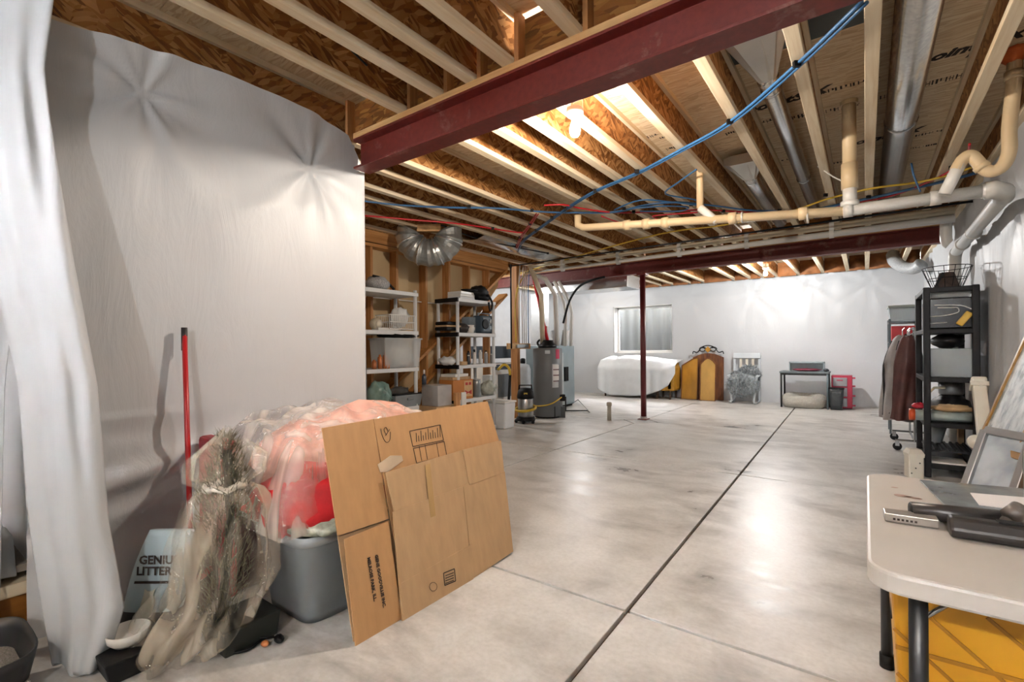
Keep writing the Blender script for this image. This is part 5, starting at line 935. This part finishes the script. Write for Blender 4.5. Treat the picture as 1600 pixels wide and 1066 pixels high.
coat('hanging_coat', .40, 7.30, .12, .12, .38, 1.36, mat('maroon_cloth', '#4e2a25', .6, var=.3, vscale=6), 'dark maroon coat hanging on the rolling rack', 4)
coat('hanging_coat', .44, 7.85, .16, .22, .34, 1.36, mat('charcoal_cloth', '#2e2e31', .7, var=.3, vscale=6), 'charcoal coat at the back of the rolling rack', 7)
# vinyl post, frames, box
q = fl(1428, 746); t = thing('vinyl_post_cap', 'short cream vinyl post stub by the black shelving', 'post', q); VW = mat('cream_vinyl', '#d5cfc0', .45, var=.05)
MB().cbox(q+Vector((0, 0, .11)), (.115, .115, .22), .3).build('stub', VW, t, bevel=.008); MB().lathe(q+Vector((0, 0, .20)), [(.085, 0), (.088, .03), (.075, .05), (.06, .07), (.001, .078)], 4, Matrix.Rotation(.3+math.pi/4, 3, 'Z')).build('cap', VW, t)
for k in range(3): MB().cyl(q+Vector((.03*k-.02, -.06, .05+.05*k)), q+Vector((.03*k-.02, -.068, .05+.05*k)), .006, n=8).build('bolt', BLKM, t)
a = ay(1529, 597, 5.6); b = ay(1545, 700, 5.0); b.z = .3; t = thing('baluster', 'white vinyl post with moulded cap leaning on the wall', 'post', (b.x, b.y, 0)); dirv = (a-Vector((b.x+.02, b.y, 0))).normalized()
MB().bar((b.x+.02, b.y, 0), a, .085, .085).build('shaft', VW, t, bevel=.006); MB().bar(a-dirv*.06, a-dirv*.02, .115, .115).build('cap_collar', VW, t, bevel=.006); MB().bar(a-dirv*.02, a+dirv*.03, .10, .10).build('cap_top', VW, t, bevel=.015)
q = ay(1535, 692, 4.75); t = thing('vinyl_bracket', 'white scalloped vinyl bracket leaning in front of the post', 'bracket', (q.x, q.y, 0)); MB().cbox((q.x+.04, q.y, q.z/2+.02), (.10, .06, q.z+.02)).build('body', VW, t, bevel=.008); MB().cyl((q.x-.03, q.y-.03, q.z), (q.x-.03, q.y+.03, q.z), .05, n=18).build('scroll', VW, t, smooth=True)
GF = mat('gold_frame', '#8f6a34', .4, .2, var=.2, vscale=20); SF = mat('silver_frame', '#8f9092', .35, .4)
def pic(label, quad, th, wf, mframe, mart, artcol=None, arts=None):
    P = [Vector(p) for p in quad]; n = (P[1]-P[0]).cross(P[3]-P[0]).normalized(); c_ = sum(P, Vector())/4; t = thing('picture_frame', label, 'picture', (c_.x, c_.y, min(p.z for p in P)))
    for a, b in zip(P, P[1:]+P[:1]): MB().bar(a, b, wf, th, up=n).build('frame_rail', mframe, t, bevel=.004)
    I = [p+(c_-p)*.04 for p in P]; MB().prism(I, n*.006).build('art', mart, t); I2 = [p+(c_-p)*.02+n*-.004 for p in P]; MB().prism(I2, -n*.004).build('backing', CARD2, t); return t
m, nt, bs = nodes('winter_scene'); n_ = tex_noise(nt, coords(nt, (1, 1, .6)), 9, 6, .65); nt.links.new(ramp(nt, n_.outputs[0], [(.38, '#7f8a8e'), (.5, '#b9c2c8'), (.62, '#d3d9dd')]), bs.inputs['Base Color']); bs.inputs['Roughness'].default_value = .15
MB_ = m
y = 4.35
bl = ay(1551, 705, y); tl = Vector((.905, 4.75, 1.36)); ed = Vector((-.02, -1.0, 0))*.75
bl2 = Vector((bl.x-.0, bl.y, bl.z)); 
pic('large gilt framed winter landscape leaning on the wall by the vinyl post', [(.60, 4.42, .56), (.62, 3.75, .50), (.86, 3.75, 1.24), (.84, 4.42, 1.30)][::1], .035, .035, GF, MB_)
m2, nt, bs = nodes('sketch_print'); n_ = tex_noise(nt, coords(nt), 6, 3, .5); nt.links.new(ramp(nt, n_.outputs[0], [(.4, '#8b949c'), (.6, '#aab2b9')]), bs.inputs['Base Color']); bs.inputs['Roughness'].default_value = .12
a = ay(1512, 757, 3.75); 
pic('silver framed print leaning behind the white folding table', [(.455, 3.75, .40), (.60, 3.52, .40), (.72, 3.70, .74), (.575, 3.93, .74)], .05, .045, SF, m2)
pic('narrow wooden frame standing behind the silver framed print', [(.545, 3.72, .36), (.66, 3.42, .36), (.74, 3.52, .64), (.63, 3.82, .64)], .06, .04, GF, CARD2)
tag(MB().box(.40, .84, 3.3, 4.1, 0, .355).build('under_crate', mat('dark_crate', '#6d6a66', .7), bevel=.01), 'grey crate under the leaning pictures', 'crate')
t = thing('white_carton', 'white open carton with grey printed letters at the picture edge', 'box', (.75, 3.2, .0))
for b_ in ((.60, .615, 2.95, 3.28), (.885, .90, 2.95, 3.28), (.60, .90, 2.95, 2.965), (.60, .90, 3.265, 3.28)): MB().box(b_[0], b_[1], b_[2], b_[3], .38, .75).build('side', WHITE, t)
MB().box(.60, .90, 2.95, 3.28, .37, .385).build('bottom', WHITE, t); text('US', mat('grey_print', '#8a9096', .6), (.599, 3.20, .50), (0, -1, 0), (0, 0, 1), .10, t); 
tag(MB().box(.58, .91, 2.9, 3.28, 0, .369).build('under_box', mat('dark_crate', '#6d6a66', .7), bevel=.01), 'grey box supporting the white carton', 'box')
# ================================================================== FOLDING TABLE
t = thing('folding_table', 'white plastic folding table with black legs at the picture edge', 'table', (.38, 1.96, 0)); TW = mat('table_plastic', '#b8b2aa', .42, var=.04, vscale=3)
Z = .72; ol = []
def rc(x0, x1, y0, y1, r, bow=.03, n=6):
    P = []
    for cx, cy_, a0 in ((x1-r, y1-r, 0), (x0+r, y1-r, 90), (x0+r, y0+r, 180), (x1-r, y0+r, 270)):
        for k in range(n+1): a = math.radians(a0+90*k/n); x, y = cx+r*math.cos(a), cy_+r*math.sin(a); P.append((x, y))
    return P
P = rc(.0, .86, 1.415, 2.50, .075)
MB().prism([(x, y, Z-.05) for x, y in P], (0, 0, .05)).build('tabletop', TW, t, bevel=.008)
MB().prism([(x*.94+.025, y*.96+.08, Z-.052) for x, y in P], (0, 0, .002)).build('underside', mat('table_under', '#a89f94', .6), t)
lg = mat('leg_black', '#202124', .35, var=.1)
for (x, y) in ((.100, 1.53), (.06, 2.36), (.78, 1.53), (.78, 2.36)):
    o = MB().cyl((x, y, .03), (x, y, Z-.05), .019, n=16).build('leg', lg, t, smooth=True); MB().cyl((x, y, 0), (x, y, .05), .024, n=16).build('foot', BLK, o, smooth=True)
MB().tube([(.07, 1.53, Z-.075), (.07, 2.36, Z-.075)], .012, 8).build('cross_tube', lg, t); MB().tube([ay(1438, 968, 1.57), ay(1502, 934, 1.62)], .006, 8).build('brace', CH, t, smooth=True); MB().tube([(.07, 1.95, Z-.07), (.075, 1.95, .42)], .011, 8).build('lock_bar', lg, t); MB().cbox((.075, 1.95, .41), (.03, .04, .05)).build('lock_ring', BLK, t)
# things on it
a = az(1378, 797, Z); b = az(1470, 823, Z); 
t = thing('metal_bar', 'brushed metal block lying near the table edge', 'metal block', ((a+b)/2))
e1 = az(1382, 815, Z); e2 = az(1468, 828, Z); ud = (e2-e1).normalized(); nd = Vector((-ud.y, ud.x, 0)); 
poly = [e1, e2, e2+nd*.055, e1+nd*.055]; MB().prism([p+Vector((0, 0, .001)) for p in poly], (0, 0, .026)).build('block', mat('brushed_metal', '#a19a92', .35, .5, var=.06), t, bevel=.003)
m = MB(); 
for k in range(6): m.bar(e1+ud*(.02+.010*k)+Vector((0, 0, .012))-nd*.0015, e1+ud*(.026+.010*k)+Vector((0, 0, .012))-nd*.0015, .001, .006)
m.build('engraved_mark', INK, t)
def Tb(px, py, z): return az(px, py, Z+z)
t = thing('cordless_vacuum', 'dark grey cordless vacuum parts lying on the folding table', 'vacuum', Tb(1530, 815, 0)); VG = mat('vacuum_grey', '#2b2725', .35, var=.08)
MB().cyl(Tb(1424, 797, .03), Tb(1572, 812, .03), .025, n=18).build('tube', VG, t, smooth=True); MB().cyl(Tb(1421.5, 796.8, .028), Tb(1425, 797.2, .028), .0215, n=18).build('tube_ring', BLK, t, smooth=True)
MB().cyl(Tb(1463, 803, .018), Tb(1570, 819, .018), .016, n=14).build('second_tube', BLK, t, smooth=True)
h0, h1 = Tb(1483, 822, .03), Tb(1640, 845, .03); dd = (h1-h0).normalized(); nn = Vector((-dd.y, dd.x, 0))
MB().prism([h0+nn*.03+Vector((0, 0, -.028)), h0-nn*.012+Vector((0, 0, -.028)), h0-nn*.02+Vector((0, 0, -.005)), h0+nn*.0+Vector((0, 0, .025)), h0+nn*.04+Vector((0, 0, .025))], h1-h0).build('floor_head', VG, t, bevel=.008)
MB().prism([h0+dd*.10+nn*.005+Vector((0, 0, .0255)), h0+dd*.15+nn*.005+Vector((0, 0, .0255)), h0+dd*.15+nn*.035+Vector((0, 0, .0255)), h0+dd*.10+nn*.035+Vector((0, 0, .0255))], (0, 0, .002)).build('latch_panel', BLK, t)
k0 = Tb(1572, 820, .02); MB().tube([k0, k0+Vector((.0, .0, .03))+dd*.03, Tb(1592, 800, .06)], .026, 18).build('swivel_joint', mat('vacuum_brown_grey', '#57504a', .4), t, smooth=True)
MB().tube([Tb(1578, 808, .05), Tb(1596, 802, .06)+Vector((0, 0, .012))], .024, 18).build('swivel_collar', mat('vacuum_brown_grey', '#57504a', .4), t, smooth=True)
gq = [az(1437, 752, Z+.004), az(1600, 766, Z+.004), az(1600, 803, Z+.004), az(1478, 793, Z+.004)]
tag(MB().prism(gq, (0, 0, .006)).build('glass_sheet', mat('dark_mirror_glass', '#8d9498', .08, .25, var=.35, vscale=7)), 'reflective glass sheet lying on the folding table', 'glass sheet')
tag(MB().prism([az(1516, 771, Z+.0105), az(1600, 778, Z+.0105), az(1600, 799, Z+.0105), az(1530, 790, Z+.0105)], (0, 0, .002)).build('paper_sheet', WL), 'white paper lying on the glass sheet', 'paper')
m = MB(); rnd = random.Random(6)
for (px, py, s_) in ((1410, 775, .03), (1425, 778, .025), (1398, 762, .012), (1435, 780, .012)): 
    q = az(px, py, Z+.0004); m.prism([q+Vector((s_*math.cos(k*.7)*rnd.uniform(.6, 1.2), s_*.6*math.sin(k*.7)*rnd.uniform(.6, 1.2), 0)) for k in range(9)], (0, 0, .0006))
m.build('paint_stain', mat('faded_red_stain', '#a98d80', .5), bpy.data.objects['folding_table'])
# yellow tote under the table
t = thing('yellow_tote', 'yellow plastic tote with moulded ribs under the folding table', 'tote', (.45, 1.95, 0)); YP = mat('tote_yellow', '#c98f1c', .42, var=.05)
x0, x1, y0, y1, zt = .052, .80, 1.66, 2.28, .60
MB().box(x0, x1, y0, y1, .004, zt, tb=.03).build('tub', YP, t, bevel=.012); MB().box(x0-.012, x1+.012, y0-.012, y1+.012, zt-.012, zt+.012).build('rim', mat('pale_yellow', '#d8b45e', .4), t, bevel=.004)
def face(u, z): k = (zt-z)/zt*.03; return Vector((x0+k+(x1-x0-2*k)*u, y0+k-.001, z))
for k in range(9):
    s = -.75+.2*k; u0, u1 = max(0, s), min(1, s+.9); zz = lambda u: .57-.55*(u-s)/.9
    MB().bar(face(u0, zz(u0)), face(u1, zz(u1)), .008, .008, up=(0, 1, 0)).build('rib', mat('rib_amber', '#9c6a12', .45), t)
for z in (.17, .30, .43): MB().bar(face(.0, z), face(.55 if z != .30 else 1, z+.004), .010, .008, up=(0, 1, 0)).build('rib', MATS['rib_amber'], t)
